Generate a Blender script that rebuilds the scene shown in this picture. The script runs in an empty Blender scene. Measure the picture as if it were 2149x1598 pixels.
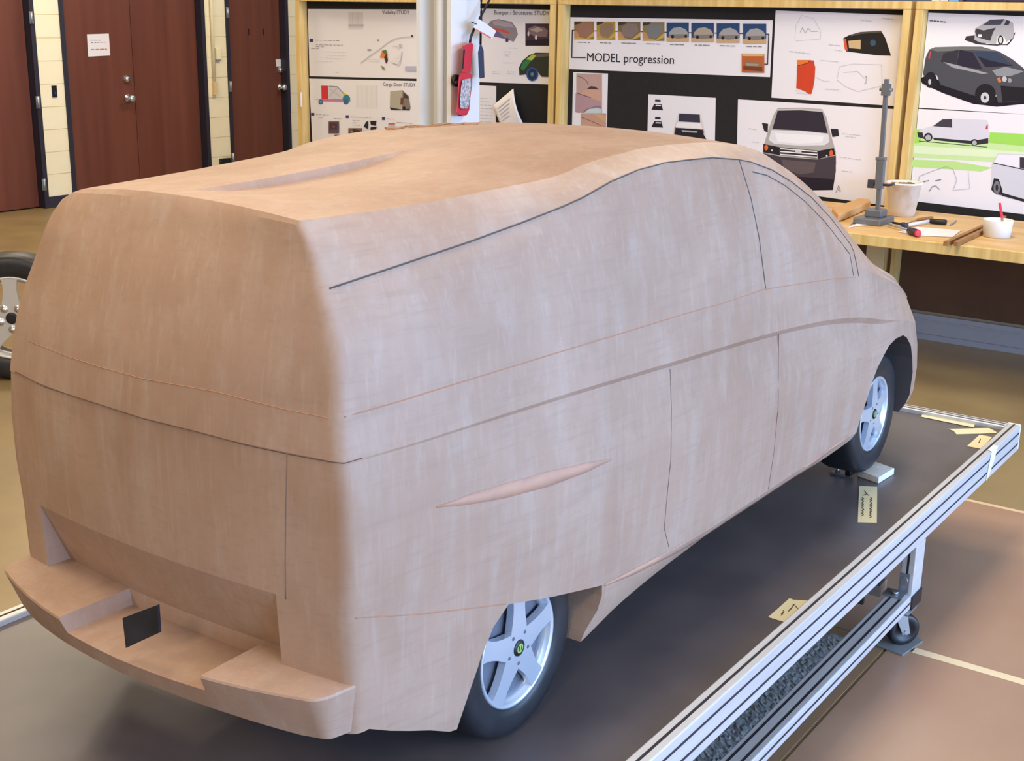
import bpy, bmesh, math, random
from mathutils import Vector, Matrix
from mathutils.bvhtree import BVHTree
random.seed(7)
SC = bpy.context.scene
COL = SC.collection

# ------------------------------------------------------------------ camera
F_PX, IW, IH = 2705.5, 2149.0, 1598.0
YAW, PITCH, ROLL = math.radians(35.03), math.radians(16.0), math.radians(-1.022)
CAM = Vector((0, 0, 1.80))
_f = Vector((math.cos(YAW)*math.cos(PITCH), math.sin(YAW)*math.cos(PITCH), -math.sin(PITCH)))
_r = Vector((math.sin(YAW), -math.cos(YAW), 0))
_d = _f.cross(_r)
RGT = _r*math.cos(ROLL) + _d*math.sin(ROLL)
DWN = -_r*math.sin(ROLL) + _d*math.cos(ROLL)
cam_d = bpy.data.cameras.new('camera')
cam_d.sensor_width = 36.0
cam_d.lens = F_PX/IW*36.0
cam_d.clip_end = 100
cam = bpy.data.objects.new('camera', cam_d); COL.objects.link(cam)
mw = Matrix.Identity(4)
for i in range(3):
    mw[i][0] = RGT[i]; mw[i][1] = -DWN[i]; mw[i][2] = -_f[i]; mw[i][3] = CAM[i]
cam.matrix_world = mw
SC.camera = cam

# ------------------------------------------------------------------ world, lights, exposure
wd = bpy.data.worlds.new('world'); SC.world = wd; wd.use_nodes = True
wd.node_tree.nodes['Background'].inputs[0].default_value = (0.62, 0.75, 1.0, 1)
wd.node_tree.nodes['Background'].inputs[1].default_value = 0.35
SC.view_settings.view_transform = 'Standard'
SC.view_settings.look = 'None'
SC.view_settings.exposure = 0.0
SC.view_settings.gamma = 1.0
SC.view_settings.use_curve_mapping = False

def area(name, loc, aim, sx, sy, power, col):
    l = bpy.data.lights.new(name, 'AREA'); l.shape = 'RECTANGLE'; l.size = sx; l.size_y = sy
    l.energy = power; l.color = col
    o = bpy.data.objects.new(name, l); COL.objects.link(o); o.location = loc
    o.rotation_euler = (Vector(aim)-Vector(loc)).to_track_quat('-Z', 'Y').to_euler()
    return o
# daylight through the row of windows in the wall on the van's right-hand side
WIN_Y = -6.0
WINS = (-0.6, 3.0, 6.6)
for wx in WINS:
    area('window_daylight', (wx, WIN_Y+0.06, 1.75), (wx, 4, 1.55), 2.9, 2.0, 430, (0.36, 0.57, 0.97))
# ceiling fixtures, with fill lights added by the doors and behind camera
CEIL = 3.3
FIX = [(1.2, 1.79), (1.2, 4.4), (4.2, 1.42), (4.2, 4.4), (4.2, 6.8), (7.0, 6.0), (6.1, 2.0), (9.2, 8.2), (6.6, 8.9), (-1.8, 0.0), (-1.8, 3.6)]  # final entries are unseen fill lights added for the door wall and van rear
for fx, fy in FIX:
    area('ceiling_fixture_light', (fx, fy, CEIL-0.10), (fx, fy, 0), 1.15, 0.5, 62 if fx < 0 else 50 if fy > 8 else 37 if fy < 1.8 else 28 if fy == 4.4 else 36, (1.0, 0.75, 0.47) if fx < 0 else (0.94, 0.80, 0.60))

# ------------------------------------------------------------------ geometry helpers
def pix(px, py):
    return _f*1.0 + RGT*((px-IW/2)/F_PX) + DWN*((py-IH/2)/F_PX)
def at(px, py, axis, val):
    d = pix(px, py); t = (val-CAM[axis])/d[axis]; return CAM + d*t
def lerp(a, b, t): return a+(b-a)*t
def interp(x, xs, ys):
    if x <= xs[0]: return ys[0]
    if x >= xs[-1]: return ys[-1]
    for i in range(len(xs)-1):
        if x <= xs[i+1]:
            return lerp(ys[i], ys[i+1], (x-xs[i])/(xs[i+1]-xs[i]))
def pchip(xs, ys):
    n = len(xs); h = [xs[i+1]-xs[i] for i in range(n-1)]; dl = [(ys[i+1]-ys[i])/h[i] for i in range(n-1)]
    m = [0.0]*n; m[0] = dl[0]; m[-1] = dl[-1]
    for i in range(1, n-1):
        if dl[i-1]*dl[i] > 0:
            w1 = 2*h[i]+h[i-1]; w2 = h[i]+2*h[i-1]
            m[i] = (w1+w2)/(w1/dl[i-1]+w2/dl[i])
    def f(x):
        if x <= xs[0]: return ys[0]+m[0]*(x-xs[0])
        if x >= xs[-1]: return ys[-1]+m[-1]*(x-xs[-1])
        i = 0
        while x > xs[i+1]: i += 1
        t = (x-xs[i])/h[i]; t2 = t*t; t3 = t2*t
        return (2*t3-3*t2+1)*ys[i]+(t3-2*t2+t)*h[i]*m[i]+(-2*t3+3*t2)*ys[i+1]+(t3-t2)*h[i]*m[i+1]
    return f

class MB:
    """collects shapes that become ONE mesh object"""
    def __init__(s): s.v = []; s.f = []; s.m = []; s.sm = []
    def add(s, vs, fs, mi=0, smooth=False):
        b = len(s.v); s.v += [tuple(v) for v in vs]
        for f in fs: s.f.append(tuple(b+i for i in f)); s.m.append(mi); s.sm.append(smooth)
        return s
    def box(s, lo, hi, mi=0):
        x0, y0, z0 = lo; x1, y1, z1 = hi
        return s.add([(x0,y0,z0),(x1,y0,z0),(x1,y1,z0),(x0,y1,z0),(x0,y0,z1),(x1,y0,z1),(x1,y1,z1),(x0,y1,z1)],
              [(0,3,2,1),(4,5,6,7),(0,1,5,4),(1,2,6,5),(2,3,7,6),(3,0,4,7)], mi)
    def obox(s, c, ax, ay, az, mi=0):
        """oriented box, half vectors"""
        c, ax, ay, az = Vector(c), Vector(ax), Vector(ay), Vector(az)
        vs = [c+ax*i+ay*j+az*k for k in (-1,1) for j in (-1,1) for i in (-1,1)]
        return s.add(vs, [(0,2,3,1),(4,5,7,6),(0,1,5,4),(1,3,7,5),(3,2,6,7),(2,0,4,6)], mi)
    def tube(s, pts, r, n=8, mi=0, cap=True, smooth=True):
        pts = [Vector(p) for p in pts]; rs = r if isinstance(r, (list, tuple)) else [r]*len(pts)
        vs = []; fs = []
        up = Vector((0, 0, 1))
        for i, p in enumerate(pts):
            t = (pts[min(i+1, len(pts)-1)]-pts[max(i-1, 0)]).normalized()
            a = t.cross(up)
            if a.length < 1e-3: a = t.cross(Vector((1, 0, 0)))
            a.normalize(); b = t.cross(a).normalized()
            for k in range(n):
                th = 2*math.pi*k/n
                vs.append(p+(a*math.cos(th)+b*math.sin(th))*rs[i])
        for i in range(len(pts)-1):
            for k in range(n):
                fs.append((i*n+k, i*n+(k+1) % n, (i+1)*n+(k+1) % n, (i+1)*n+k))
        s.add(vs, fs, mi, smooth)
        if cap:
            b = len(s.v)-len(vs)
            s.f.append(tuple(b+k for k in range(n))[::-1]); s.m.append(mi); s.sm.append(False)
            e = b+(len(pts)-1)*n
            s.f.append(tuple(e+k for k in range(n))); s.m.append(mi); s.sm.append(False)
        return s
    def lathe(s, prof, M=None, n=32, mi=0, smooth=True, close=False):
        """profile of (radius, height) spun about local z, mapped by matrix M"""
        M = M or Matrix.Identity(4); vs = []; fs = []
        for r, h in prof:
            for k in range(n):
                th = 2*math.pi*k/n; vs.append(M @ Vector((r*math.cos(th), r*math.sin(th), h)))
        m = len(prof)
        for i in range(m if close else m-1):
            for k in range(n):
                j = (i+1) % m
                fs.append((i*n+k, i*n+(k+1) % n, j*n+(k+1) % n, j*n+k))
        return s.add(vs, fs, mi, smooth)
    def prism(s, poly, dirv, mi=0):
        """planar polygon (3d points) extruded along dirv"""
        p = [Vector(q) for q in poly]; d = Vector(dirv); n = len(p)
        fs = [tuple(range(n))[::-1], tuple(range(n, 2*n))]+[(i, (i+1) % n, n+(i+1) % n, n+i) for i in range(n)]
        return s.add(p+[q+d for q in p], fs, mi)
    def mesh(s, name):
        me = bpy.data.meshes.new(name); me.from_pydata(s.v, [], s.f); me.update()
        me.polygons.foreach_set('material_index', s.m); me.polygons.foreach_set('use_smooth', s.sm)
        return me

def fix_normals(me):
    bm = bmesh.new(); bm.from_mesh(me); bmesh.ops.recalc_face_normals(bm, faces=bm.faces); bm.to_mesh(me); bm.free()
def obj(name, mb, mats, parent=None, recalc=True, bevel=0):
    me = mb.mesh(name) if isinstance(mb, MB) else mb
    if recalc and isinstance(mb, MB): fix_normals(me)
    for m in (mats if isinstance(mats, (list, tuple)) else [mats]): me.materials.append(m)
    o = bpy.data.objects.new(name, me); COL.objects.link(o)
    if parent is not None:
        o.parent = parent
        o.matrix_parent_inverse = parent_inv(parent)
    if bevel:
        md = o.modifiers.new('bevel', 'BEVEL'); md.width = bevel; md.segments = 2; md.limit_method = 'ANGLE'
    return o
def parent_inv(p):
    """meshes are built in world coordinates, so a part undoes its thing's own position"""
    return Matrix.Translation(-p.location) if p.parent is None else Matrix.Identity(4)
def thing(name, label, cat, loc=(0, 0, 0), group=None):
    o = bpy.data.objects.new(name, None); COL.objects.link(o); o.location = loc; o.empty_display_size = 0.05
    tag(o, label, cat, group); return o
def tag(o, label, cat, group=None):
    o['label'] = label; o['category'] = cat
    if group: o['group'] = group
    return o
def struct(name, mb, mats, label=None, **k):
    o = obj(name, mb, mats, **k); o['kind'] = 'structure'
    if label: o['label'] = label
    return o

# ------------------------------------------------------------------ materials
def srgb(r, g, b):
    f = lambda c: (c/255/12.92) if c <= 10 else ((c/255+0.055)/1.055)**2.4
    return (f(r), f(g), f(b), 1)
_mc = {}
def mat(name, col, rough=0.6, metal=0.0, col2=None, scale=8.0, stretch=(1, 1, 1), bump=0.0, detail=5.0, spec=0.5, contrast=(0.35, 0.65), emit=None):
    if name in _mc: return _mc[name]
    m = bpy.data.materials.new(name); m.use_nodes = True; _mc[name] = m
    nt = m.node_tree; b = nt.nodes['Principled BSDF']
    b.inputs['Base Color'].default_value = col; b.inputs['Roughness'].default_value = rough; b.inputs['Metallic'].default_value = metal
    b.inputs['Specular IOR Level'].default_value = spec
    if emit: b.inputs['Emission Color'].default_value = emit[0]; b.inputs['Emission Strength'].default_value = emit[1]
    if col2 is not None or bump:
        tc = nt.nodes.new('ShaderNodeTexCoord'); mp = nt.nodes.new('ShaderNodeMapping'); mp.inputs['Scale'].default_value = stretch
        nt.links.new(tc.outputs['Object'], mp.inputs['Vector'])
        nz = nt.nodes.new('ShaderNodeTexNoise'); nz.inputs['Scale'].default_value = scale; nz.inputs['Detail'].default_value = detail
        nt.links.new(mp.outputs['Vector'], nz.inputs['Vector'])
        if col2 is not None:
            cr = nt.nodes.new('ShaderNodeValToRGB'); cr.color_ramp.elements[0].position = contrast[0]; cr.color_ramp.elements[1].position = contrast[1]
            cr.color_ramp.elements[0].color = col; cr.color_ramp.elements[1].color = col2
            nt.links.new(nz.outputs['Fac'], cr.inputs['Fac']); nt.links.new(cr.outputs['Color'], b.inputs['Base Color'])
        if bump:
            bp = nt.nodes.new('ShaderNodeBump'); bp.inputs['Strength'].default_value = bump; bp.inputs['Distance'].default_value = 0.01
            nt.links.new(nz.outputs['Fac'], bp.inputs['Height']); nt.links.new(bp.outputs['Normal'], b.inputs['Normal'])
    return m
def flat(r, g, b, rough=0.7):
    return mat('ink_%d_%d_%d' % (r, g, b), srgb(r, g, b), rough, spec=0.2)

def clay_material():
    m = bpy.data.materials.new('modelling_clay'); m.use_nodes = True; nt = m.node_tree; N = nt.nodes; L = nt.links
    b = N['Principled BSDF']; b.inputs['Roughness'].default_value = 0.55; b.inputs['Specular IOR Level'].default_value = 0.35
    tc = N.new('ShaderNodeTexCoord')
    def noise(scale, stretch, detail):
        mp = N.new('ShaderNodeMapping'); mp.inputs['Scale'].default_value = stretch; L.new(tc.outputs['Object'], mp.inputs['Vector'])
        n = N.new('ShaderNodeTexNoise'); n.inputs['Scale'].default_value = scale; n.inputs['Detail'].default_value = detail; n.inputs['Roughness'].default_value = 0.6
        L.new(mp.outputs['Vector'], n.inputs['Vector']); return n
    n1 = noise(3.2, (1, 1, 0.8), 6)         # cloudy patches
    n2 = noise(13.0, (1.5, 1.5, 0.30), 6)    # upright scraper streaks
    n3 = noise(14.0, (0.22, 0.6, 2.2), 4)   # lengthways streaks
    cr = N.new('ShaderNodeValToRGB'); e = cr.color_ramp.elements
    e[0].position = 0.34; e[0].color = (0.335, 0.208, 0.138, 1); e[1].position = 0.68; e[1].color = (0.42, 0.280, 0.202, 1)
    L.new(n1.outputs['Fac'], cr.inputs['Fac'])
    def streak(prev, n, lo, hi, col, amount):
        r = N.new('ShaderNodeMapRange'); r.inputs['From Min'].default_value = lo; r.inputs['From Max'].default_value = hi; r.inputs['To Max'].default_value = amount
        L.new(n.outputs['Fac'], r.inputs['Value'])
        mx = N.new('ShaderNodeMix'); mx.data_type = 'RGBA'; mx.inputs['B'].default_value = col
        L.new(r.outputs['Result'], mx.inputs['Factor']); L.new(prev, mx.inputs['A']); return mx.outputs['Result']
    n4 = noise(26.0, (1, 1, 1), 6)
    c = streak(cr.outputs['Color'], n2, 0.48, 0.72, (0.44, 0.345, 0.28, 1), 0.42)
    c = streak(c, n4, 0.5, 0.8, (0.30, 0.185, 0.125, 1), 0.22)
    n5 = noise(70.0, (0.12, 0.5, 1.6), 3); n6 = noise(60.0, (1.4, 1.4, 0.10), 3)
    c = streak(c, n5, 0.52, 0.72, (0.29, 0.18, 0.12, 1), 0.28)
    c = streak(c, n6, 0.54, 0.74, (0.48, 0.36, 0.28, 1), 0.30)
    c = streak(c, n3, 0.55, 0.78, (0.30, 0.195, 0.14, 1), 0.4)
    L.new(c, b.inputs['Base Color'])
    bp = N.new('ShaderNodeBump'); bp.inputs['Strength'].default_value = 0.12; bp.inputs['Distance'].default_value = 0.006
    L.new(n2.outputs['Fac'], bp.inputs['Height']); L.new(bp.outputs['Normal'], b.inputs['Normal'])
    return m
CLAY = clay_material()
M_ALU = mat('brushed_aluminium', srgb(212, 210, 208), 0.38, 0.3, srgb(200, 198, 196), 30, (0.05, 1, 1))
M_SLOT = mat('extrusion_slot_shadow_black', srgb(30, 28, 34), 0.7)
M_STEEL = mat('zinc_plated_steel', srgb(165, 172, 178), 0.38, 0.8)
M_BLK = mat('black_plastic', srgb(22, 21, 26), 0.45)
M_RUB = mat('tyre_rubber', srgb(30, 31, 35), 0.42, col2=srgb(38, 39, 43), scale=20)
M_RIM = mat('silver_wheel_paint', srgb(205, 212, 222), 0.28, 0.55)
M_RIMD = mat('dark_wheel_recess', srgb(92, 94, 104), 0.6)
M_DECK = mat('dark_grey_laminate', srgb(87, 80, 80), 0.33, 0, srgb(99, 91, 90), 5, bump=0.02)
M_PINE = mat('pine_timber', srgb(226, 196, 128), 0.55, 0, srgb(206, 170, 102), 5, (6, 6, 0.5))
M_BENCH = mat('bench_plywood', srgb(224, 186, 128), 0.5, 0, srgb(206, 164, 104), 4, (3, 0.5, 3))
M_PANEL = mat('black_pinboard_felt', srgb(28, 25, 24), 0.95, 0, srgb(34, 30, 28), 60)
M_LOWER = mat('brown_hardboard', srgb(92, 62, 40), 0.8, 0, srgb(80, 52, 32), 3)
M_GREY = mat('grey_painted_metal', srgb(140, 142, 150), 0.5)
M_WALL = mat('cream_painted_block', srgb(246, 236, 202), 0.6, 0, srgb(240, 228, 192), 3)
M_DOOR = mat('dark_red_wood_veneer', srgb(116, 66, 50), 0.42, 0, srgb(100, 54, 40), 2.2, (4, 4, 0.2), contrast=(0.3, 0.7))
M_NAVY = mat('navy_black_steel_frame', srgb(40, 38, 52), 0.5)
M_CHROME = mat('satin_chrome', srgb(215, 218, 222), 0.25, 0.9)
M_PAPER = mat('white_paper', srgb(232, 228, 232), 0.75, spec=0.2)
M_MASK = mat('masking_tape', srgb(228, 214, 168), 0.7, spec=0.2)
M_WHITE = mat('white_paint', srgb(236, 234, 230), 0.5)

# ------------------------------------------------------------------ room shell
M_FLOOR = mat('tan_sealed_floor', srgb(154, 133, 94), 0.34, 0, srgb(138, 117, 82), 2.2, bump=0.015)
mb = MB().box((-7, WIN_Y, -0.1), (16, 14, 0.0)); floor = struct('floor', mb, M_FLOOR, 'tan sealed concrete workshop floor')
mb = MB().box((-7, WIN_Y, CEIL), (16, 14, CEIL+0.1)); struct('ceiling', mb, M_WHITE, 'white ceiling above the workshop')
M_CW = mat('plain_cream_wall', srgb(226, 214, 186), 0.7)
struct('wall_rear', MB().box((-7.1, WIN_Y, 0), (-7, 14, CEIL)), M_CW, 'plain wall behind the photographer')
M_GW = mat('grey_far_wall', srgb(150, 152, 158), 0.7)
struct('wall_back', MB().box((12.0, WIN_Y, 0), (12.1, 14, CEIL)), M_GW, 'grey wall behind the pinboards')
# window wall on the van's right: piers, sill wall, head
mb = MB(); wy0, wy1 = WIN_Y-0.2, WIN_Y
mb.box((-7, wy0, 0), (12, wy1, 0.7)); mb.box((-7, wy0, 2.8), (12, wy1, CEIL))
px0 = -7
WW = 1.5
for wx in WINS:
    mb.box((px0, wy0, 0.7), (wx-WW, wy1, 2.8)); px0 = wx+WW
mb.box((px0, wy0, 0.7), (12, wy1, 2.8))
struct('wall_right', mb, M_CW, 'cream wall with three tall windows')
M_GLASS = mat('window_glass', (0.9, 0.95, 1, 1), 0.02); M_GLASS.node_tree.nodes['Principled BSDF'].inputs['Transmission Weight'].default_value = 1.0
for i, wx in enumerate(WINS):
    mb = MB(); WI = WW-0.06
    for (a, b, c, d) in ((wx-WW, 0.7, wx-WI, 2.8), (wx+WI, 0.7, wx+WW, 2.8), (wx-WW, 0.7, wx+WW, 0.76), (wx-WW, 2.74, wx+WW, 2.8), (wx-0.03, 0.76, wx+0.03, 2.74)):
        mb.box((a, wy0+0.05, b), (c, wy0+0.11, d))
    w = struct('window_%d' % (i+1), mb, M_GREY, 'tall two pane window in the cream wall')
    for s in (-1, 1):
        obj('pane', MB().box((min(wx+s*0.03, wx+s*WI), wy0+0.075, 0.76), (max(wx+s*0.03, wx+s*WI), wy0+0.082, 2.74)), M_GLASS, w)
# ceiling fixtures and added fills: tray and diffuser
M_DIFF = mat('fixture_diffuser', srgb(250, 240, 220), 0.5, emit=((1.0, 0.86, 0.66, 1), 3.0))
FIXL = ['behind the van nearest the windows', 'behind the van over its far corner', 'above the van bonnet nearest the windows', 'above the far side of the van', 'over the open floor by the doors', 'in front of the column', 'over the workbench', 'by the single door', 'added to brighten the double door wall', 'added as fill behind camera, window side', 'added as fill behind camera, door side']
for i, (fx, fy) in enumerate(FIX):
    t = thing('ceiling_light', 'white ceiling light fixture '+FIXL[i], 'light', (fx, fy, CEIL), 'ceiling light fixtures')
    obj('tray', MB().box((fx-0.62, fy-0.3, CEIL-0.07), (fx+0.62, fy+0.3, CEIL-0.001)), M_WHITE, t)
    obj('diffuser', MB().box((fx-0.58, fy-0.26, CEIL-0.085), (fx+0.58, fy+0.26, CEIL-0.0705)), M_DIFF, t)

# left wall (cream concrete block) with three dark wood doors
WY = 10.2
D1 = (6.05, 7.15); D2 = (7.41, 9.10); D3 = (9.375, 10.26)
DH = 2.15
mb = MB(); segs = [(-7.0, D1[0]), (D1[1], D2[0]), (D2[1], D3[0]), (D3[1], 12.0)]
for a, b in segs: mb.box((a, WY, 0), (b, WY+0.3, CEIL))
for a, b in (D1, D2, D3): mb.box((a, WY, DH), (b, WY+0.3, CEIL)); mb.box((a, WY+0.2, 0), (b, WY+0.3, DH))
M_JOINT = mat('painted_mortar', srgb(226, 208, 158), 0.7)
wall_left = struct('wall_left', mb, M_JOINT, 'cream painted concrete block wall holding three doors')
blk = {}
for (a, b) in segs[1:3]+[(D3[1], 10.66)]:
    for c in range(11):
        w = b-a; key = round(w, 3)
        if key not in blk:
            blk[key] = MB().box((0.0, -0.004, 0.003), (w, 0.05, 0.197)).mesh('block'); fix_normals(blk[key]); blk[key].materials.append(M_WALL)
        o = bpy.data.objects.new('block', blk[key]); COL.objects.link(o); o.parent = wall_left; o.location = (a, WY, 0.1+c*0.2)
mb = MB()
for (a, b) in segs[1:3]+[(D3[1], 10.66)]: mb.box((a, WY-0.012, 0), (b, WY-0.0005, 0.1))
struct('baseboard_left', mb, mat('black_vinyl_base', srgb(45, 42, 58), 0.5), 'black vinyl cove base along the block wall')

def door(n, x0, x1, leaves, label):
    mb = MB(); fw = 0.045
    y0, y1 = WY-0.015, WY+0.16
    mb.box((x0, y0, 0), (x0+fw, y1, DH)); mb.box((x1-fw, y0, 0), (x1, y1, DH)); mb.box((x0+fw, y0, DH-fw), (x1-fw, y1, DH))
    d = struct('door_%d' % n, mb, M_NAVY, label)
    w = (x1-x0-2*fw)/leaves
    lv = []
    for i in range(leaves):
        a = x0+fw+i*w
        lv.append(obj('door_leaf', MB().box((a+0.003, WY+0.075, 0.012), (a+w-0.003, WY+0.12, DH-fw-0.004)), M_DOOR, d))
    return d, lv
d1, l1 = door(1, D1[0], D1[1], 1, 'dark red wood door in a navy steel frame, nearest the tyre')
d2, l2 = door(2, D2[0], D2[1], 2, 'dark red wood double door with a paper notice')
d3, l3 = door(3, D3[0], D3[1], 1, 'dark red wood single door beside the pinboards')
YF = WY+0.075
def knob(parent, px, py, lever):
    p = at(px, py, 1, YF)
    M = Matrix.Translation(p) @ Matrix.Rotation(math.pi/2, 4, 'X')
    mb = MB()
    if lever:
        mb.lathe([(0, 0.0), (0.04, 0.0), (0.04, 0.012), (0.018, 0.016), (0.016, 0.045), (0.034, 0.055), (0.036, 0.075), (0.022, 0.088), (0, 0.09)], M, 20)
        mb.obox(p+Vector((0.045*lever, -0.06, 0)), (0.05, 0, 0), (0, 0.009, 0), (0, 0, 0.011))
        return obj('door_lever', mb, M_CHROME, parent)
    mb.lathe([(0, 0.0), (0.036, 0.0), (0.036, 0.012), (0.026, 0.024), (0.026, 0.03), (0, 0.031)], M, 20)
    return obj('deadbolt', mb, M_CHROME, parent)
knob(l2[0], 268, 206, -0.4); knob(l2[0], 265, 166, 0)
knob(l3[0], 588, 183, -0.5); knob(l3[0], 587, 147, 0)
def hinge(parent, px, py0, py1):
    a = at(px, py0, 1, WY-0.012); b = at(px, py1, 1, WY-0.012)
    mb = MB(); mb.tube([(a.x, WY-0.02, a.z), (a.x, WY-0.02, b.z)], 0.012, 8); mb.box((a.x-0.02, WY-0.0195, b.z), (a.x+0.02, WY-0.0155, a.z))
    obj('hinge', mb, M_STEEL, parent)
hinge(d1, 64, 24, 50); hinge(d1, 78, 202, 228); hinge(d1, 91, 375, 400)
hinge(d3, 476.5, 15, 38); hinge(d3, 483, 170, 193); hinge(d3, 488, 321, 345)
# two dark hook marks on door 3
mb = MB()
for qx in (522, 552):
    a = at(qx-1, 60, 1, YF); b = at(qx+1.5, 74, 1, YF)
    mb.obox((a+b)/2+Vector((0, -0.003, 0)), (0.007, 0, 0), (0, 0.003, 0), (0, 0, abs(a.z-b.z)/2))
obj('coat_hook', mb, M_BLK, l3[0])

def sheet_on(name, corners, axis, val, m=M_PAPER, th=0.0015, off=0.0015):
    """thin sheet whose corners are photograph pixels put on a plane; normal faces the room"""
    sg = Vector((0, 0, 0)); sg[axis] = -1
    P = [at(px, py, axis, val)+sg*off for px, py in corners]
    return P, sg
def paper(name, corners, axis, val, label, cat, group=None, m=M_PAPER):
    P, n = sheet_on(name, corners, axis, val)
    o = obj(name, MB().prism(P, n*0.0012), m); tag(o, label, cat, group); return o, P, n
def scribble(mb, axis, val, rows, mi=0, off=0.0032, h=1.2):
    """illegible small print: short dashes along pixel rows (x0, y0, x1, y1)"""
    for (x0, y0, x1, y1) in rows:
        x = x0
        while x < x1:
            w = min(random.uniform(4, 9), x1-x); t = (x-x0)/max(1e-6, x1-x0); t2 = (x+w-x0)/max(1e-6, x1-x0)
            ya = lerp(y0, y1, t); yb = lerp(y0, y1, t2)
            q = [at(x, ya, axis, val), at(x+w, yb, axis, val), at(x+w, yb+h, axis, val), at(x, ya+h, axis, val)]
            sg = Vector((0, 0, 0)); sg[axis] = -off
            mb.add([p+sg for p in q], [(0, 1, 2, 3)], mi); x += w+random.uniform(1.5, 3)
o, P, n = paper('notice_paper', [(182, 72), (228, 70.5), (231, 116.5), (185, 119)], 1, YF, 'white paper notice taped to the double door', 'notice')
mb = MB(); scribble(mb, 1, YF, [(189, 84, 213, 84), (191, 89, 222, 88)], 0); scribble(mb, 1, YF, [(190, 103, 224, 102)], 1, h=2.2)
obj('print', mb, [flat(90, 88, 95), flat(190, 120, 110)], o, recalc=False)['kind'] = 'stuff'
o, P, n = paper('label_card', [(578, 124.5), (595, 124), (596, 139), (579.5, 139.5)], 1, YF, 'small blank white card above the deadbolt of the single door', 'card')
# wall fittings
a = at(107, 180, 1, WY); b = at(119, 204, 1, WY)
t = thing('wall_switch', 'black rectangular switch plate on the cream block wall', 'switch', ((a.x+b.x)/2, WY, (a.z+b.z)/2))
obj('plate', MB().box((a.x, WY-0.012, b.z), (b.x, WY-0.004, a.z)), M_BLK, t)
obj('rocker', MB().box((a.x+0.02, WY-0.018, b.z+0.02), (b.x-0.015, WY-0.0125, (a.z+b.z)/2)), mat('dark_blue_plastic', srgb(50, 52, 95), 0.4), t)
a = at(433, -60, 1, WY); b = at(442, 186, 1, WY)
t = thing('conduit_pipe', 'cream painted conduit pipe running down the block wall', 'pipe', (a.x, WY, b.z))
obj('pipe', MB().tube([(a.x+0.02, WY-0.025, 2.6), (a.x+0.02, WY-0.025, b.z+0.02)], 0.016, 10), M_WALL, t)
obj('end_fitting', MB().box((a.x-0.005, WY-0.045, b.z-0.06), (a.x+0.045, WY-0.004, b.z+0.06)), mat('aged_cream', srgb(222, 196, 150), 0.6), t)
a = at(449, 101, 1, WY); b = at(460, 125, 1, WY)
t = thing('thermostat_box', 'small cream box mounted beside the conduit pipe', 'box', (a.x, WY, b.z))
obj('cover', MB().box((a.x, WY-0.035, b.z), (b.x, WY-0.004, a.z)), M_WALL, t, bevel=0.004)
obj('base_lip', MB().box((a.x, WY-0.03, b.z-0.012), (b.x, WY-0.004, b.z-0.001)), M_GREY, t)
a = at(459, 333, 1, WY); b = at(481, 348, 1, WY)
t = thing('outlet_box', 'black outlet box low on the wall beside the single door', 'outlet', (a.x, WY, b.z-0.08))
obj('housing', MB().box((a.x, WY-0.045, b.z-0.08), (b.x, WY-0.004, a.z)), M_BLK, t, bevel=0.005)
obj('bracket', MB().box((a.x-0.02, WY-0.02, b.z-0.075), (a.x-0.001, WY-0.004, b.z-0.03)), M_GREY, t)

# floor sheets and tape lines
M_SHEET = mat('pinkish_floor_board', srgb(172, 138, 112), 0.42, 0, srgb(160, 124, 100), 1.6, bump=0.01)
fb = thing('floor_board', 'pinkish tan protective board laid on the floor beside the modelling table', 'board', (3.0, 0.2, 0))
obj('panel', MB().box((3.525, -1.6, 0.0005), (4.86, 1.25, 0.004)), M_SHEET, fb)
fb = thing('floor_board', 'pinkish tan protective board under the caster and lower rail', 'board', (2.0, 0.2, 0))
obj('panel', MB().box((1.2, -1.6, 0.0005), (3.50, 1.06, 0.004)), M_SHEET, fb)
fb = thing('floor_board', 'tan protective board lying beneath the modelling table', 'board', (2.0, 2.2, 0))
obj('panel', MB().box((1.2, 1.07, 0.0005), (3.50, 2.9, 0.004)), mat('tan_floor_board', srgb(160, 126, 94), 0.45, 0, srgb(150, 116, 84), 2), fb)
tp = obj('floor_tape', MB().box((3.495, -1.6, 0.0042), (3.53, 0.995, 0.005)), mat('cream_floor_tape', srgb(226, 204, 164), 0.6)); tag(tp, 'cream tape line running across the pinkish floor from the caster', 'tape')
tp = obj('floor_tape', MB().box((4.85, -1.6, 0.0042), (4.875, 1.27, 0.005)), mat('pale_floor_tape', srgb(214, 184, 142), 0.6)); tag(tp, 'pale tape line along the far edge of the pinkish boards', 'tape')
mb = MB(); n1, n2 = 190, 40
for i in range(n1+1):
    for j in range(n2+1):
        mb.v.append((lerp(1.9, 3.46, i/n1)+random.uniform(-.003, .003), lerp(1.14, 1.5, j/n2)+random.uniform(-.003, .003), 0.006+random.uniform(0, 0.0035)))
for i in range(n1):
    for j in range(n2):
        k = i*(n2+1)+j; mb.f += [(k, k+n2+1, k+n2+2), (k, k+n2+2, k+1)]; mb.m += [0, 0]; mb.sm += [False, False]
M_FOIL = mat('crumpled_clear_plastic', srgb(176, 178, 174), 0.2, 0.25, srgb(150, 152, 150), 40, spec=0.9)
sh = obj('plastic_sheet', mb, M_FOIL); tag(sh, 'crumpled shiny plastic sheet on the floor beneath the table rail', 'sheet')

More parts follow.
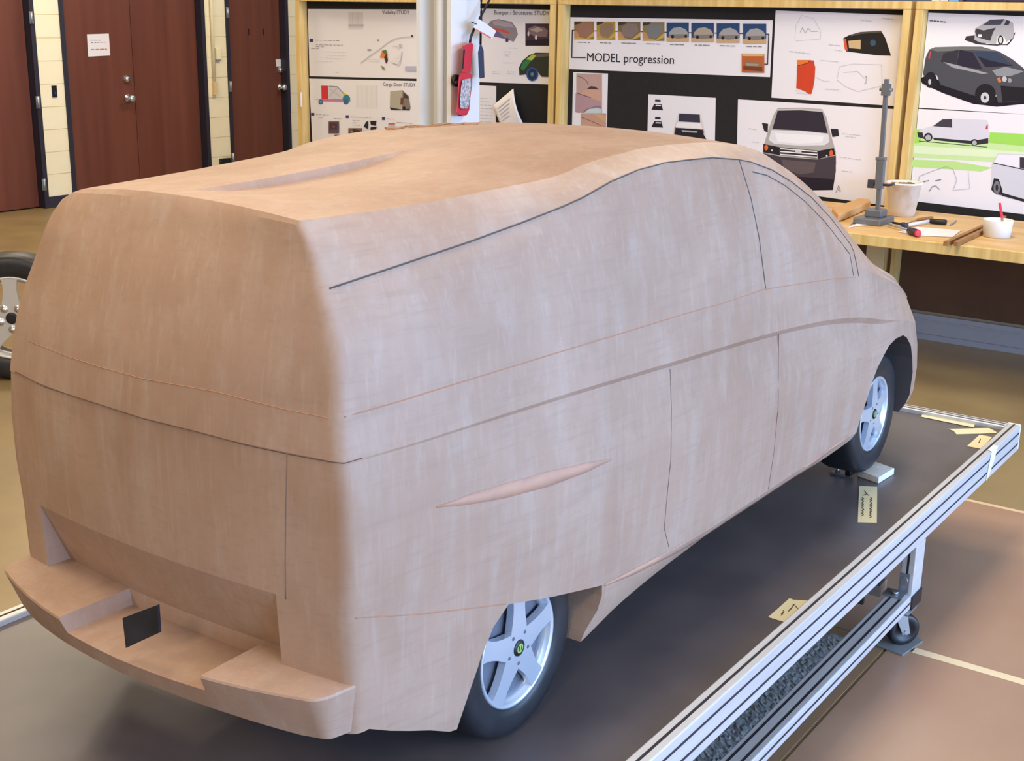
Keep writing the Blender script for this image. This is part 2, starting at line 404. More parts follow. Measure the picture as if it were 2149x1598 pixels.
# ------------------------------------------------------------------ pinboard partitions
XB = 7.376; XP = 7.461   # frame front, panel face
TOPZ = 1.890
mods = [(4.875, 7.25), (2.505, 4.855), (0.10, 2.478)]
names = ['leftmost pine framed black pinboard behind the white column', 'middle pine framed black pinboard behind the van roof', 'rightmost pine framed black pinboard above the workbench']
for (y0, y1), lb in zip(mods, names):
    t = thing('pinboard_partition', lb, 'pinboard', (XB+0.05, (y0+y1)/2, 0), 'pinboard partitions')
    pw = 0.043
    for (a, b) in ((y0, y0+pw), (y1-pw, y1)): obj('post', MB().box((XB, a, 0.0), (XB+0.11, b, TOPZ-0.044)), M_PINE, t, bevel=0.002)
    obj('top_rail', MB().box((XB, y0, TOPZ-0.043), (XB+0.11, y1, TOPZ)), M_PINE, t, bevel=0.002)
    obj('pin_panel', MB().box((XP, y0+pw+0.001, 0.60), (XP+0.02, y1-pw-0.001, TOPZ-0.045)), M_PANEL, t)
    obj('lower_panel', MB().box((XP-0.03, y0+pw+0.001, 0.15), (XP, y1-pw-0.001, 0.598)), M_LOWER, t)
    r = obj('cable_raceway', MB().box((XB-0.03, y0+0.002, 0.035), (XB-0.001, y1-0.002, 0.15)), M_GREY, t, bevel=0.004)
    obj('raceway_rib', MB().box((XB-0.036, y0+0.002, 0.112), (XB-0.0302, y1-0.002, 0.122)), M_GREY, r)
    obj('raceway_foot', MB().box((XB-0.022, y0+0.002, 0.0), (XB-0.001, y1-0.002, 0.034)), M_GREY, t)
# small white strip on the left post's inner face
p = at(632, 209, 1, mods[0][1]-0.044)
o = obj('sticker_strip', MB().box((p.x-0.008, mods[0][1]-0.0455, p.z-0.055), (p.x+0.008, mods[0][1]-0.0435, p.z+0.055)), M_PAPER); tag(o, 'narrow white sticker on the inner face of the pinboard post', 'sticker')

# ---- printed sheets pinned on the boards
def P3(px, py, k=0):
    return at(px, py, 0, XP-0.0022-0.0005*k)
def circ(cx_, cy_, rx, ry=None, n=18):
    ry = ry or rx
    return [(cx_+rx*math.cos(2*math.pi*i/n), cy_+ry*math.sin(2*math.pi*i/n)) for i in range(n)]
def line(pts, w):
    """pixel polyline -> list of thin quads"""
    out = []
    for (x0, y0), (x1, y1) in zip(pts[:-1], pts[1:]):
        dx, dy = x1-x0, y1-y0; l = math.hypot(dx, dy) or 1; nx, ny = -dy/l*w/2, dx/l*w/2
        out.append([(x0+nx, y0+ny), (x1+nx, y1+ny), (x1-nx, y1-ny), (x0-nx, y0-ny)])
    return out
def R_(x0, y0, x1, y1, s=0.0):
    """upright pixel rectangle, s = downward slope along x"""
    return [(x0, y0), (x1, y0+s*(x1-x0)), (x1, y1+s*(x1-x0)), (x0, y1)]
def artwork(parent, items, texts=(), name='print'):
    """items: (colour, polygon pixels) drawn in order; each a flat ink shape on the sheet"""
    mb = MB(); mats = []; idx = {}
    for k, (c, poly) in enumerate(items):
        if c not in idx: idx[c] = len(mats); mats.append(flat(*c))
        mb.add([P3(x, y, 1+k*0.12) for x, y in poly], [tuple(range(len(poly)))], idx[c])
    if items: obj(name, mb, mats, parent, recalc=False)['kind'] = 'stuff'
    for (txt, x0, y0, x1, y1, c) in texts: lettering(parent, txt, P3(x0, y0, 4), P3(x1, y1, 4), flat(*c), Vector((-1, 0, 0)))
def lettering(parent, txt, a, b, m, n):
    cu = bpy.data.curves.new('lettering', 'FONT'); cu.body = txt; cu.resolution_u = 3
    o = bpy.data.objects.new('tmp', cu); COL.objects.link(o)
    dg = bpy.context.evaluated_depsgraph_get(); dg.update()
    me = bpy.data.meshes.new_from_object(o.evaluated_get(dg)); bpy.data.objects.remove(o)
    xs = [v.co.x for v in me.vertices]; x0, x1 = min(xs), max(xs)
    ex = (b-a); s = ex.length/(x1-x0); ex.normalize(); ey = n.cross(ex)
    for v in me.vertices: v.co = a+ex*((v.co.x-x0)*s)+ey*(v.co.y*s)
    me.materials.clear()
    o = obj('lettering', me, m, parent); o['kind'] = 'stuff'; return o
def sheet(corners, label, cat='poster', group='sheets on the pinboards'):
    P = [at(x, y, 0, XP-0.0008) for x, y in corners]
    cyy = sum(p.y for p in P)/len(P)
    lo_, hi_ = min(mods, key=lambda m: abs((m[0]+m[1])/2-cyy))
    for p in P: p.y = max(lo_+0.046, min(hi_-0.046, p.y))
    o = obj('design_sheet', MB().prism(P, Vector((-0.0014, 0, 0))), M_PAPER); tag(o, label, cat, group); return o
def dashes(c, rows, h=1.1, lo=4, hi=9):
    out = []
    for (x0, y0, x1, y1) in rows:
        x = x0
        while x < x1-1:
            w = min(random.uniform(lo, hi), x1-x); ya = lerp(y0, y1, (x-x0)/(x1-x0)); yb = lerp(y0, y1, (x+w-x0)/(x1-x0))
            out.append((c, [(x, ya), (x+w, yb), (x+w, yb+h), (x, ya+h)])); x += w+random.uniform(1.2, 2.5)
    return out
def lines(c, pts, w): return [(c, q) for q in line(pts, w)]
GR = (168, 160, 165); DK = (52, 48, 54); INK = (40, 36, 44); BL = (62, 60, 120)

# visibility study
s = sheet([(646, 19), (900, 20), (902, 166), (650, 160)], 'white design sheet headed Visibility STUDY')
it = []
it += [((214, 208, 210), R_(731, 26, 762, 62)), ((186, 184, 192), R_(731, 51, 763, 56))]
it += lines((190, 186, 190), [(740, 26), (740, 50)], .8)+lines((190, 186, 190), [(751, 26), (751, 50)], .8)
it += [(BL, R_(649.5, 81, 657, 88))]+dashes((120, 116, 124), [(661, 84, 712, 85), (663, 93.5, 720, 94.5), (663, 97.5, 680, 98), (653, 101, 670, 102)], .9)
it += dashes((205, 200, 204), [(680, 108, 728, 110), (685, 115, 726, 117), (683, 121, 720, 123), (640+20, 128, 700, 129), (771, 124, 798, 126), (772, 128, 796, 130)], .8)
it += lines((196, 192, 198), [(757, 132), (775, 118), (800, 101), (813, 90), (830, 81), (848, 78), (862, 77)], 1.8)
it += [((90, 88, 96), R_(771, 103.5, 779, 106)), ((70, 66, 72), [(862, 74), (866, 73), (868, 78), (864, 78)]), ((90, 88, 96), R_(792, 83, 795, 86))]
it += [((226, 128, 60), [(797, 121), (802, 107), (810, 106), (811, 121)]), ((92, 120, 62), [(801, 107), (810, 104), (813, 113), (811, 118)]), ((86, 50, 46), [(806, 120), (812, 112), (814, 127), (810, 134)]), ((126, 146, 88), [(799, 137), (806, 141), (808, 147), (803, 146)])]
it += [((226, 222, 226), [(822, 130), (835, 122), (842, 108), (843, 120), (839, 136), (830, 135)]), ((196, 192, 196), circ(840, 96, 3.2, 4))]+lines((188, 182, 186), [(820, 131), (835, 136), (841, 124), (844, 108)], 1.4)+lines((200, 196, 200), [(824, 98), (832, 97), (838, 104)], 1.1)
it += [((186, 180, 208), R_(850, 139, 876, 149)), ((150, 146, 152), R_(704, 151, 709, 152.4))]
artwork(s, it, [('Visibility STUDY', 802, 29.5, 859, 30, (84, 80, 88))])
# cargo door study
s = sheet([(649, 165), (905, 171), (905, 310), (656, 302)], 'white design sheet headed Cargo Door STUDY')
it = [((226, 222, 224), R_(747, 178, 793, 227, .03))]+[q for k in range(5) for q in lines((206, 202, 206), [(750+k*10, 180), (750+k*10, 226)], .7)]
it += [((214, 96, 150), [(674, 207), (735, 209), (733, 214), (674, 213)]), ((206, 58, 62), [(674, 180), (688, 180), (689, 209), (675, 209)]), ((206, 202, 208), [(689, 181), (707, 181), (719, 194), (722, 208), (690, 208)]), ((214, 196, 70), [(719, 194), (730, 199), (727, 208), (721, 208)])]
it += lines((130, 126, 132), [(690, 181), (708, 182), (721, 196)], 1.6)+lines((170, 166, 172), [(692, 187), (714, 203)], 1)+lines((170, 166, 172), [(690, 203), (708, 184)], 1)+lines((170, 166, 172), [(660, 208), (738, 212)], 1)
it += [((70, 110, 140), circ(673, 214, 5, 5.5)), ((120, 160, 180), circ(673, 214, 2.4)), ((60, 130, 140), circ(727, 208, 8, 9)), ((70, 100, 150), circ(726, 214, 5.5))]
it += [((176, 168, 150), [(819, 192), (845, 189), (842, 230), (818, 226)]), ((132, 120, 108), [(845, 190), (858, 202), (862, 228), (843, 231)]), ((70, 66, 70), [(847, 194), (856, 202), (857, 207), (846, 206)]), ((60, 56, 60), [(818, 225), (842, 230), (860, 228), (860, 232), (820, 231)]), ((40, 36, 40), circ(848, 227, 3, 4)), ((110, 70, 62), [(841, 205), (847, 206), (846, 219), (840, 220)])]
for (bx, by) in ((653, 237), (725.5, 242), (801.5, 246)): it += [(BL, R_(bx, by, bx+6.5, by+6))]
it += dashes((150, 146, 152), [(663, 240, 690, 241), (668, 246, 678, 246.5), (700, 248, 718, 249), (736, 245, 778, 247), (740, 252, 756, 253), (741, 257, 752, 258), (741, 262, 756, 263), (812, 249, 826, 250), (832, 256, 866, 259)], .9)
it += [((96, 76, 84), R_(689.5, 255, 711.5, 280)), ((70, 58, 66), R_(692, 259, 707, 272)), ((120, 70, 64), circ(700, 266, 4, 3)), ((84, 80, 90), R_(702, 283, 718.5, 297)), ((150, 146, 156), [(705, 288), (716, 285), (717, 296)])]
it += [((122, 92, 74), R_(731, 269, 760, 292)), ((66, 56, 54), [(733, 276), (743, 271), (756, 274), (758, 288), (748, 291), (734, 290)]), ((156, 128, 100), circ(738, 276, 3, 2)), ((160, 140, 120), circ(752, 281, 3, 4)), ((46, 44, 52), [(763, 266), (768, 256), (773, 254), (772, 271)]), ((42, 38, 46), [(777, 254), (790, 254), (788, 264), (778, 262)]), ((42, 38, 46), [(778, 267), (791, 266), (786, 276), (777, 272)]), ((90, 88, 96), [(762, 275), (790, 273), (793, 290), (762, 290)]), ((215, 210, 214), [(768, 279), (786, 277), (787, 286), (767, 287)]), ((196, 90, 80), R_(815, 259, 829, 261.5)), ((190, 186, 190), R_(815, 263, 829, 268))]
artwork(s, it, [('Cargo Door STUDY', 804, 180.5, 872, 182, (84, 80, 88))])
# bumper study
s = sheet([(995, 18), (1157, 20.5), (1156, 177.5), (995, 172)], 'white design sheet headed Bumper Structures STUDY')
it = [((142, 130, 140), [(1020, 56), (1030, 44), (1046, 40), (1074, 46), (1083, 58), (1087, 72), (1078, 88), (1062, 82), (1040, 76), (1022, 66)]), ((112, 96, 140), [(1020, 57), (1040, 60), (1062, 82), (1038, 77), (1022, 66)]), ((196, 84, 66), [(1032, 57), (1058, 62), (1072, 69), (1066, 71), (1046, 65), (1034, 61)]), ((172, 160, 166), [(1033, 45), (1046, 42), (1072, 48), (1080, 58), (1058, 56), (1036, 52)]), ((80, 74, 84), circ(1064, 84, 3.5, 5)), ((96, 88, 100), circ(1029, 66, 3, 5))]
it += [((70, 52, 68), R_(1102.5, 49.5, 1152.5, 96)), ((126, 106, 112), [(1108, 60), (1122, 54), (1142, 58), (1150, 64), (1148, 78), (1120, 76), (1108, 68)]), ((206, 198, 196), circ(1109, 71, 2, 5)), ((222, 214, 206), circ(1125, 79, 2.4, 5)), ((170, 156, 150), [(1112, 62), (1130, 57), (1140, 64), (1126, 68)]), ((40, 32, 46), [(1104, 84), (1152, 82), (1152, 95), (1104, 95)])]
it += dashes((190, 186, 192), [(1068, 100, 1086, 101), (1058, 108, 1074, 109), (1057, 113, 1070, 114), (1060, 117, 1068, 117.5), (1056, 131, 1080, 132), (1032, 150, 1050, 151), (1033, 154, 1048, 154.5), (1064, 150, 1082, 151), (1064, 154, 1080, 155)], .9)
it += [((52, 56, 46), [(1090, 158), (1089, 142), (1096, 128), (1110, 116), (1124, 110.5), (1152.5, 111), (1152.5, 162), (1136, 161), (1128, 150), (1112, 146), (1104, 156)]), ((52, 120, 76), [(1092, 144), (1097, 131), (1108, 122), (1118, 124), (1108, 136), (1098, 148)]), ((170, 190, 70), [(1104, 124), (1118, 114), (1127, 116), (1116, 127)]), ((96, 92, 88), [(1126, 113), (1152, 112), (1152, 118), (1122, 121)]), ((52, 84, 150), circ(1117, 156, 12.5, 14.5)), ((36, 52, 80), circ(1117, 156, 9.5, 11.5)), ((70, 110, 160), circ(1117, 156, 4, 5)), ((150, 160, 80), circ(1117, 156, 1.6, 2))]
artwork(s, it, [('Bumper / Structures STUDY', 1037, 30.5, 1153, 32, (84, 80, 88))])
# page of text and a loose curled page
s = sheet([(990, 178), (1041.5, 181), (1040, 300), (990, 298)], 'typed page pinned right beside the white column', 'paper')
artwork(s, dashes((176, 172, 178), [(1008, 206+7*k, 1033, 207+7*k) for k in range(10)], .8))
a = [at(1034, 222, 0, XP-0.01), at(1077.5, 186, 0, XP-0.02), at(1102, 268, 0, XP-0.07), at(1062, 290, 0, XP-0.07)]
mb = MB(); N = 8
for i in range(N+1):
    for j in range(N+1):
        u, v = i/N, j/N
        p = (a[0]*(1-u)+a[1]*u)*(1-v)+(a[3]*(1-u)+a[2]*u)*v
        p.x -= 0.03*math.sin(math.pi*v)*(u) ; mb.v.append(tuple(p))
for i in range(N):
    for j in range(N):
        k = i*(N+1)+j; mb.f.append((k, k+1, k+N+2, k+N+1)); mb.m.append(0); mb.sm.append(True)
o = obj('loose_page', mb, M_PAPER); md = o.modifiers.new('thickness', 'SOLIDIFY'); md.thickness = 0.001
tag(o, 'curled loose page hanging askew on the black pinboard', 'paper')
mb = MB()
for k in range(5):
    u0, v0 = 0.16, 0.16+k*0.09
    q = [(u0, v0), (0.78-0.05*k, v0), (0.78-0.05*k, v0+0.02), (u0, v0+0.02)]
    mb.add([((a[0]*(1-u)+a[1]*u)*(1-v)+(a[3]*(1-u)+a[2]*u)*v)+Vector((-0.004-0.03*math.sin(math.pi*v)*u, 0, 0)) for u, v in q], [(0, 1, 2, 3)])
obj('print', mb, flat(176, 178, 200), o, recalc=False)['kind'] = 'stuff'
# model progression banner
s = sheet([(1195, 36), (1622, 42.5), (1616, 162), (1193, 145)], 'long white banner reading MODEL progression with eight small photographs', 'banner')
th = [(1205, 1247, 45, 83), (1252, 1291.5, 45.5, 84), (1297, 1344, 46, 84.5), (1349, 1394.5, 46.5, 86), (1399, 1445.5, 47.5, 87.5), (1451, 1498, 48, 88.5), (1504, 1552, 49, 90), (1559.5, 1608, 50, 91.5)]
it = []
for k, (x0, x1, y0, y1) in enumerate(th):
    w, h = x1-x0, y1-y0
    q = lambda u, v: (x0+u*w, y0+v*h)
    if k < 4:
        bg = [(150, 112, 70), (168, 138, 60), (120, 104, 74), (136, 120, 70)][k]; bd = [(152, 112, 96), (140, 118, 96), (132, 116, 110), (120, 122, 124)][k]
        it += [(bg, R_(x0, y0, x1, y1)), ((196, 160, 84), [q(0, .8), q(.6, .95), q(1, .55), q(1, .8), q(.6, 1), q(0, 1)]), (bd, [q(.15, .3), q(.45, .08), q(.85, .12), q(.92, .5), q(.6, .88), q(.2, .75)]), ((70, 56, 50), [q(0, 0), q(.4, 0), q(.3, .12), q(0, .2)]), ((190, 140, 100), [q(0, .5), q(.14, .55), q(.3, .9), q(0, .85)])]
    else:
        it += [((44, 72, 112), R_(x0, y0, x1, y1)), ((196, 162, 120), [q(0, .78), q(1, .74), q(1, 1), q(0, 1)]), ((168, 158, 142) if k == 5 else (160, 158, 158), [q(.08, .74), q(.12, .5), q(.3, .28), q(.6, .22), q(.86, .36), q(.97, .55), q(.97, .78), q(.5, .84)]), ((128, 122, 118), [q(.1, .62), q(.97, .6), q(.97, .78), q(.5, .84), q(.08, .74)]), ((40, 38, 42), circ(*q(.27, .74), w*.07, h*.09)), ((40, 38, 42), circ(*q(.86, .72), w*.06, h*.08))]
    it += dashes((120, 116, 122), [(x0+7, y1+5, x1-9, y1+5.8)], 1.6, 5, 12)
for k in range(7):
    x0 = th[k][1]; x1 = th[k+1][0]; y = 64+k*0.9; it += [(INK, R_(x0, y, x1, y+1.7))]
it += [(INK, R_(1200.5, 62.5, 1205, 64.3)), (INK, [(1200.2, 62.5), (1202.2, 62.5), (1200.8, 121.5), (1198.8, 121.5)]), (INK, R_(1198.8, 119.8, 1229, 121.6, .02)), (INK, R_(1608, 70.5, 1614, 72.4, .02)), (INK, [(1612.4, 71), (1614.3, 71), (1611.8, 135.5), (1609.9, 135.5)]), (INK, R_(1603, 133.6, 1611, 135.5, .02))]
it += [((186, 96, 50), R_(1557, 112.5, 1604, 152, .02)), ((150, 108, 76), [(1561, 131), (1566, 126), (1594, 128), (1599, 136), (1592, 146), (1570, 144)]), ((206, 176, 120), R_(1558, 113, 1603, 118)), ((110, 66, 44), [(1560, 138), (1600, 141), (1600, 150), (1560, 147)]), ((160, 148, 130), [(1566, 133), (1592, 134), (1592, 138), (1566, 138)])]
artwork(s, it, [('MODEL progression', 1232, 128.3, 1414, 134.5, INK)])
# clay photographs
s = sheet([(1203, 151.5), (1276, 154.5), (1273, 300), (1200, 297)], 'sheet with two pink close up photographs of clay, under the banner')
it = [((188, 156, 148), R_(1209.5, 154, 1263.5, 237, .02)), ((176, 144, 150), [(1208, 196), (1230, 202), (1262, 215), (1262, 238), (1207, 236)]), ((202, 160, 140), [(1234, 186), (1262, 190), (1262, 212), (1214, 198)])]
it += lines((110, 80, 84), [(1211, 160), (1222, 163), (1231, 170), (1235, 178)], 1.3)+[((84, 56, 60), [(1231, 187), (1240, 181), (1249, 182), (1257, 187.5)])]+lines((110, 76, 90), [(1209, 195), (1224, 200), (1240, 205)], 1.6)+lines((120, 90, 96), [(1223, 236), (1234, 228), (1250, 224), (1262, 225)], 1.2)
it += [((190, 208, 214), [(1226, 237), (1236, 229), (1252, 227), (1262, 229), (1262, 238)]), ((192, 152, 132), R_(1219, 238, 1272, 296)), ((206, 164, 120), [(1246, 239), (1272, 243), (1272, 258)])]+lines((120, 84, 80), [(1219, 246), (1240, 254), (1262, 264)], 1.3)
artwork(s, it)
# pickup rear sketches
s = sheet([(1361, 198), (1502, 205.5), (1500, 320), (1358, 312)], 'sheet with a white tailgate sketch and two tiny black ones')
it = []
for yy in (0, 36.5):
    it += [(INK, [(1375, 209+yy), (1386, 209.5+yy), (1386.5, 214+yy), (1374.5, 213.5+yy)]), (INK, [(1373, 218+yy), (1388, 218.5+yy), (1391.5, 231.5+yy), (1367, 230.5+yy)]), ((225, 222, 226), [(1376, 220+yy), (1387, 220.5+yy), (1387.5, 223+yy), (1375.5, 222.5+yy)])]
it += [((216, 210, 208), [(1408, 312), (1414, 272), (1424, 237), (1470, 239), (1476, 262), (1483, 294), (1484, 316)]), ((58, 54, 72), [(1425.5, 238.5), (1468.5, 240.5), (1469.5, 257.5), (1423.5, 255)]), ((236, 232, 232), [(1422, 257), (1470, 259.5), (1474, 270), (1418, 267)]), (INK, [(1416, 268), (1475, 272), (1477, 283), (1483, 294), (1484, 314), (1410, 310), (1415, 284)]), ((170, 166, 168), [(1430, 273), (1464, 275), (1462, 279), (1432, 277)]), ((196, 72, 62), [(1416, 267), (1418, 267), (1417.5, 276), (1415.5, 275)]), ((196, 72, 62), [(1474, 271), (1476.5, 272), (1477.5, 280), (1475.5, 279)])]
artwork(s, it)
# van front
s = sheet([(1549, 208.5), (1884, 229.5), (1868, 433), (1545, 388)], 'large sheet with a silver van drawn from the front')
it = [((172, 168, 166), [(1600, 345), (1601, 312), (1612, 274), (1624, 240), (1632, 227), (1680, 226), (1725, 229), (1734, 245), (1744, 285), (1754, 318), (1755, 345)]), ((196, 192, 188), [(1630, 229), (1680, 228), (1725, 231), (1728, 235), (1632, 232)]), ((52, 46, 56), [(1621, 271), (1632, 232.5), (1680, 231.5), (1726, 235), (1737, 280), (1680, 274)]), ((222, 222, 228), [(1619, 273), (1680, 275), (1738, 281), (1741, 298), (1730, 305), (1680, 306), (1625, 302), (1613, 294)]), ((236, 236, 240), [(1626, 279), (1728, 285), (1726, 299), (1680, 302), (1632, 298)])]
it += [((40, 34, 42), [(1602, 302), (1636, 309), (1637, 326), (1602, 320)]), ((40, 34, 42), [(1716, 317), (1750, 311), (1753, 325), (1716, 334)]), (DK, [(1636, 309), (1716, 316), (1714, 333), (1638, 326)])]
for k in range(3): it += [((232, 230, 232), [(1637.5, 311+k*6), (1715, 317+k*6), (1714.5, 319.5+k*6), (1638, 313.5+k*6)])]
it += [((208, 204, 206), [(1669, 315), (1682, 316), (1682, 323), (1669, 322)]), ((222, 100, 48), circ(1608, 310, 4, 6)), ((222, 100, 48), circ(1744.5, 322, 4, 7)), ((210, 204, 206), circ(1620, 316, 2)), ((210, 204, 206), circ(1735, 327, 2))]
it += [((70, 62, 70), [(1602, 322), (1640, 329), (1714, 335), (1754, 327), (1754, 360), (1748, 398), (1700, 399), (1640, 385), (1602, 360)]), ((96, 84, 88), [(1640, 335), (1712, 341), (1708, 362), (1680, 366), (1646, 356)]), ((38, 32, 44), [(1602, 352), (1660, 370), (1751, 376), (1748, 399), (1690, 400), (1620, 390)]), ((44, 40, 46), [(1599, 258), (1612, 260), (1611, 278), (1604, 275)]), ((44, 40, 46), [(1743, 270), (1759, 271), (1761, 285), (1747, 288)])]
it += dashes((190, 186, 192), [(1768, 280, 1806, 284), (1774, 286, 1796, 288), (1762, 329, 1807, 335), (1767, 358, 1790, 361), (1572, 269, 1588, 272), (1578, 297, 1592, 299)], 1.2)+lines((120, 116, 124), [(1754, 405), (1760, 389), (1764, 402), (1758, 398)], 1)
artwork(s, it)
# lamp sketches
s = sheet([(1628, 22), (1899, 32), (1884, 223), (1619, 205)], 'sheet with a dark headlamp and an orange tail lamp sketch')
it = lines((200, 196, 204), [(1668, 82), (1670, 55), (1682, 32), (1708, 40), (1722, 65), (1722, 82), (1670, 86)], 1)+lines((170, 166, 176), [(1679, 68), (1684, 58), (1690, 70), (1696, 59), (1702, 66), (1716, 66)], 1.3)
it += [((40, 36, 34), [(1770, 80), (1784, 73), (1806, 67), (1849, 64.5), (1858, 80), (1870, 117), (1840, 116), (1776, 108)]), ((214, 92, 62), [(1769.5, 80), (1775.5, 82), (1779, 107), (1773, 104)]), ((206, 176, 130), [(1780, 86), (1806.5, 83.5), (1806, 103), (1782, 101)]), ((54, 86, 112), circ(1832, 90, 6, 7)), ((90, 84, 72), [(1784, 73), (1806, 67), (1849, 64.5), (1851, 68), (1806, 71), (1786, 76)])]
it += [((204, 70, 42), [(1673, 137), (1674, 126), (1708, 127), (1709.5, 136), (1711, 142), (1709.5, 168), (1706, 187), (1702.5, 198), (1696, 197), (1690, 192), (1671, 185)]), ((226, 122, 50), [(1673, 126), (1701, 126), (1696, 132), (1673, 139)]), ((222, 220, 224), [(1670, 186), (1690, 193), (1697, 198), (1672, 196)])]+lines((90, 40, 34), [(1674, 138), (1694, 133), (1701, 126)], 1.3)
it += lines((204, 200, 206), [(1757, 165), (1762, 140), (1790, 134), (1850, 136), (1852, 180), (1800, 192), (1775, 182), (1757, 168)], 1)+lines((190, 186, 194), [(1770, 152), (1800, 150), (1815, 165)], 1)+lines((150, 146, 154), [(1815, 162), (1819, 160), (1817, 176), (1814, 175)], 1)+lines((206, 202, 208), [(1713, 162), (1728, 170), (1740, 170)], .9)+lines((206, 202, 208), [(1720, 126), (1760, 130)], .9)
it += dashes((196, 192, 198), [(1657, 107, 1700, 112), (1740, 93, 1764, 95), (1807, 42, 1832, 44), (1852, 38, 1874, 40), (1732, 186, 1760, 188), (1752, 104, 1768, 106)], 1.5)
artwork(s, it)
# dark van rendering
s = sheet([(1937, 26.5), (2200, 36), (2200, 243), (1918, 225.5)], 'sheet with a dark grey van rendering and a small silver one')
it = [((60, 56, 60), [(2024, 84), (2028, 76), (2047, 74), (2070, 92), (2115, 95), (2127, 70), (2131, 68), (2126, 82), (2112, 93), (2092, 96), (2050, 93)]), ((178, 176, 178), [(2045, 84), (2046, 60), (2060, 52), (2078, 41), (2108, 40), (2126, 48), (2128, 66), (2126, 80), (2112, 88), (2108, 78), (2100, 72), (2094, 76), (2090, 92), (2060, 90)]), ((78, 78, 90), [(2062, 53), (2078, 41.5), (2108, 40), (2100, 52)]), ((66, 66, 74), [(2107, 53), (2112, 42), (2120, 44), (2117, 52)]), ((66, 64, 68), [(2049, 60), (2064, 64), (2090, 58), (2084, 68), (2078, 86), (2050, 78), (2046, 66)]), ((236, 234, 238), R_(2053, 72, 2060, 78)), ((44, 42, 46), circ(2100, 84, 6, 10)), ((206, 204, 206), circ(2100, 84, 3.5, 7))]
it += [((30, 27, 36), [(1930, 165), (1945, 158), (1990, 176), (2070, 205), (2149, 196), (2180, 190), (2180, 215), (2092, 224), (2042, 218), (1980, 196), (1936, 176)]), ((76, 76, 82), [(1937, 155), (1943, 120), (1950, 104), (1962, 99), (2020, 97.5), (2060, 98), (2096, 108), (2124, 124), (2149, 144), (2180, 170), (2180, 200), (2149, 212), (2095, 216), (2088, 190), (2070, 178), (2052, 188), (2048, 202), (1974, 178), (1966, 158), (1950, 152), (1942, 166)]), ((112, 112, 108), [(1952, 104), (1963, 99), (2020, 98), (2060, 99), (2094, 108), (2040, 105), (1966, 108)]), ((54, 50, 60), [(1974, 130), (1980, 112), (2012, 104), (2006, 138)]), ((46, 42, 56), [(2007, 138), (2014, 104), (2042, 110), (2062, 146)]), ((58, 68, 88), [(2044, 109), (2090, 108), (2127, 138), (2068, 141)]), ((40, 38, 52), [(2052, 118), (2074, 126), (2127, 138), (2068, 141)]), ((156, 156, 160), [(1979, 130), (2006, 136), (2074, 154), (2060, 155), (2000, 142)]), ((140, 142, 146), [(2082, 148), (2110, 140), (2149, 150), (2120, 160), (2092, 160)]), ((206, 70, 82), [(1948, 122), (1952, 107), (1954, 108), (1951, 124)]), ((34, 31, 38), circ(1953, 168, 13, 17)), ((34, 31, 38), circ(2068, 198, 22, 22)), ((40, 36, 42), circ(1951, 172, 6, 10)), ((190, 190, 194), circ(1951, 172, 3, 6)), ((34, 32, 36), circ(2068, 203, 15, 18)), ((200, 200, 202), circ(2067, 205, 9, 11)), ((60, 58, 62), circ(2067, 205, 3, 4)), ((214, 116, 56), [(2092, 164), (2098, 162), (2102, 172), (2096, 174)]), ((190, 190, 190), circ(2108, 166, 5, 6)), ((150, 150, 152), circ(2119, 169, 4, 5)), ((34, 31, 36), [(2100, 180), (2149, 184), (2180, 182), (2180, 210), (2104, 214)])]
it += dashes((96, 92, 104), [(1951, 42, 1985, 45)], 2.4, 4, 8)
artwork(s, it)
# green van sheet
s = sheet([(1917.5, 228), (2200, 243), (2200, 456), (1906, 421)], 'sheet with white vans over pale green stripes')
it = [((196, 226, 160), [(1913, 270), (1960, 272), (2075, 285), (2180, 290), (2180, 345), (2080, 340), (1912, 330)]), ((160, 214, 96), [(1913, 272), (1935, 272), (1932, 300), (1912, 302)]), ((158, 214, 92), [(2077, 278), (2180, 282), (2180, 310), (2076, 300)]), ((184, 222, 138), [(1911, 335), (2000, 338), (2082, 352), (2060, 360), (1910, 350)]), ((218, 234, 196), [(1912, 306), (2075, 314), (2180, 322), (2180, 334), (1912, 322)])]
it += [((44, 42, 46), lnp) for lnp in line([(1928, 296), (2072, 309)], 1.4)]
it += [((212, 210, 220), [(1927, 285), (1932, 272), (1958, 264), (1978, 250), (2000, 249), (2072, 252), (2075, 262), (2074, 300), (2050, 303), (1960, 294), (1940, 294)]), ((66, 62, 72), [(1958, 265), (1978, 250.5), (1998, 250), (1998, 268)]), ((52, 48, 56), [(1925, 278), (1936, 278), (1940, 292), (1927, 288)]), ((52, 48, 56), [(1958, 289), (2040, 296), (2074, 290), (2074, 301), (2052, 304), (1960, 294)]), ((40, 38, 42), circ(1948, 288, 9, 9)), ((176, 176, 182), circ(1948, 289, 6, 6)), ((40, 38, 42), circ(2045, 299, 8, 7)), ((176, 176, 182), circ(2045, 300, 5, 5)), ((196, 60, 66), [(2070, 264), (2073, 261), (2073, 271), (2068, 271)])]
it += [((206, 206, 216), [(2080, 395), (2082, 345), (2094, 322), (2149, 324), (2180, 326), (2180, 430), (2149, 419), (2100, 405)]), ((230, 228, 236), [(2086, 342), (2095, 324), (2149, 326), (2149, 356), (2120, 350)]), ((60, 56, 66), [(2140, 330), (2180, 332), (2180, 364), (2140, 352)]), ((40, 38, 44), [(2084, 341), (2149, 355), (2149, 357), (2084, 343)]), ((40, 38, 42), [(2080, 398), (2086, 374), (2096, 376), (2104, 400), (2104, 410), (2090, 408)]), ((120, 118, 126), circ(2092, 394, 7, 14)), ((50, 46, 54), circ(2092, 394, 3, 7)), ((46, 42, 50), [(2104, 405), (2149, 418), (2180, 430), (2180, 434), (2149, 424), (2102, 411)])]
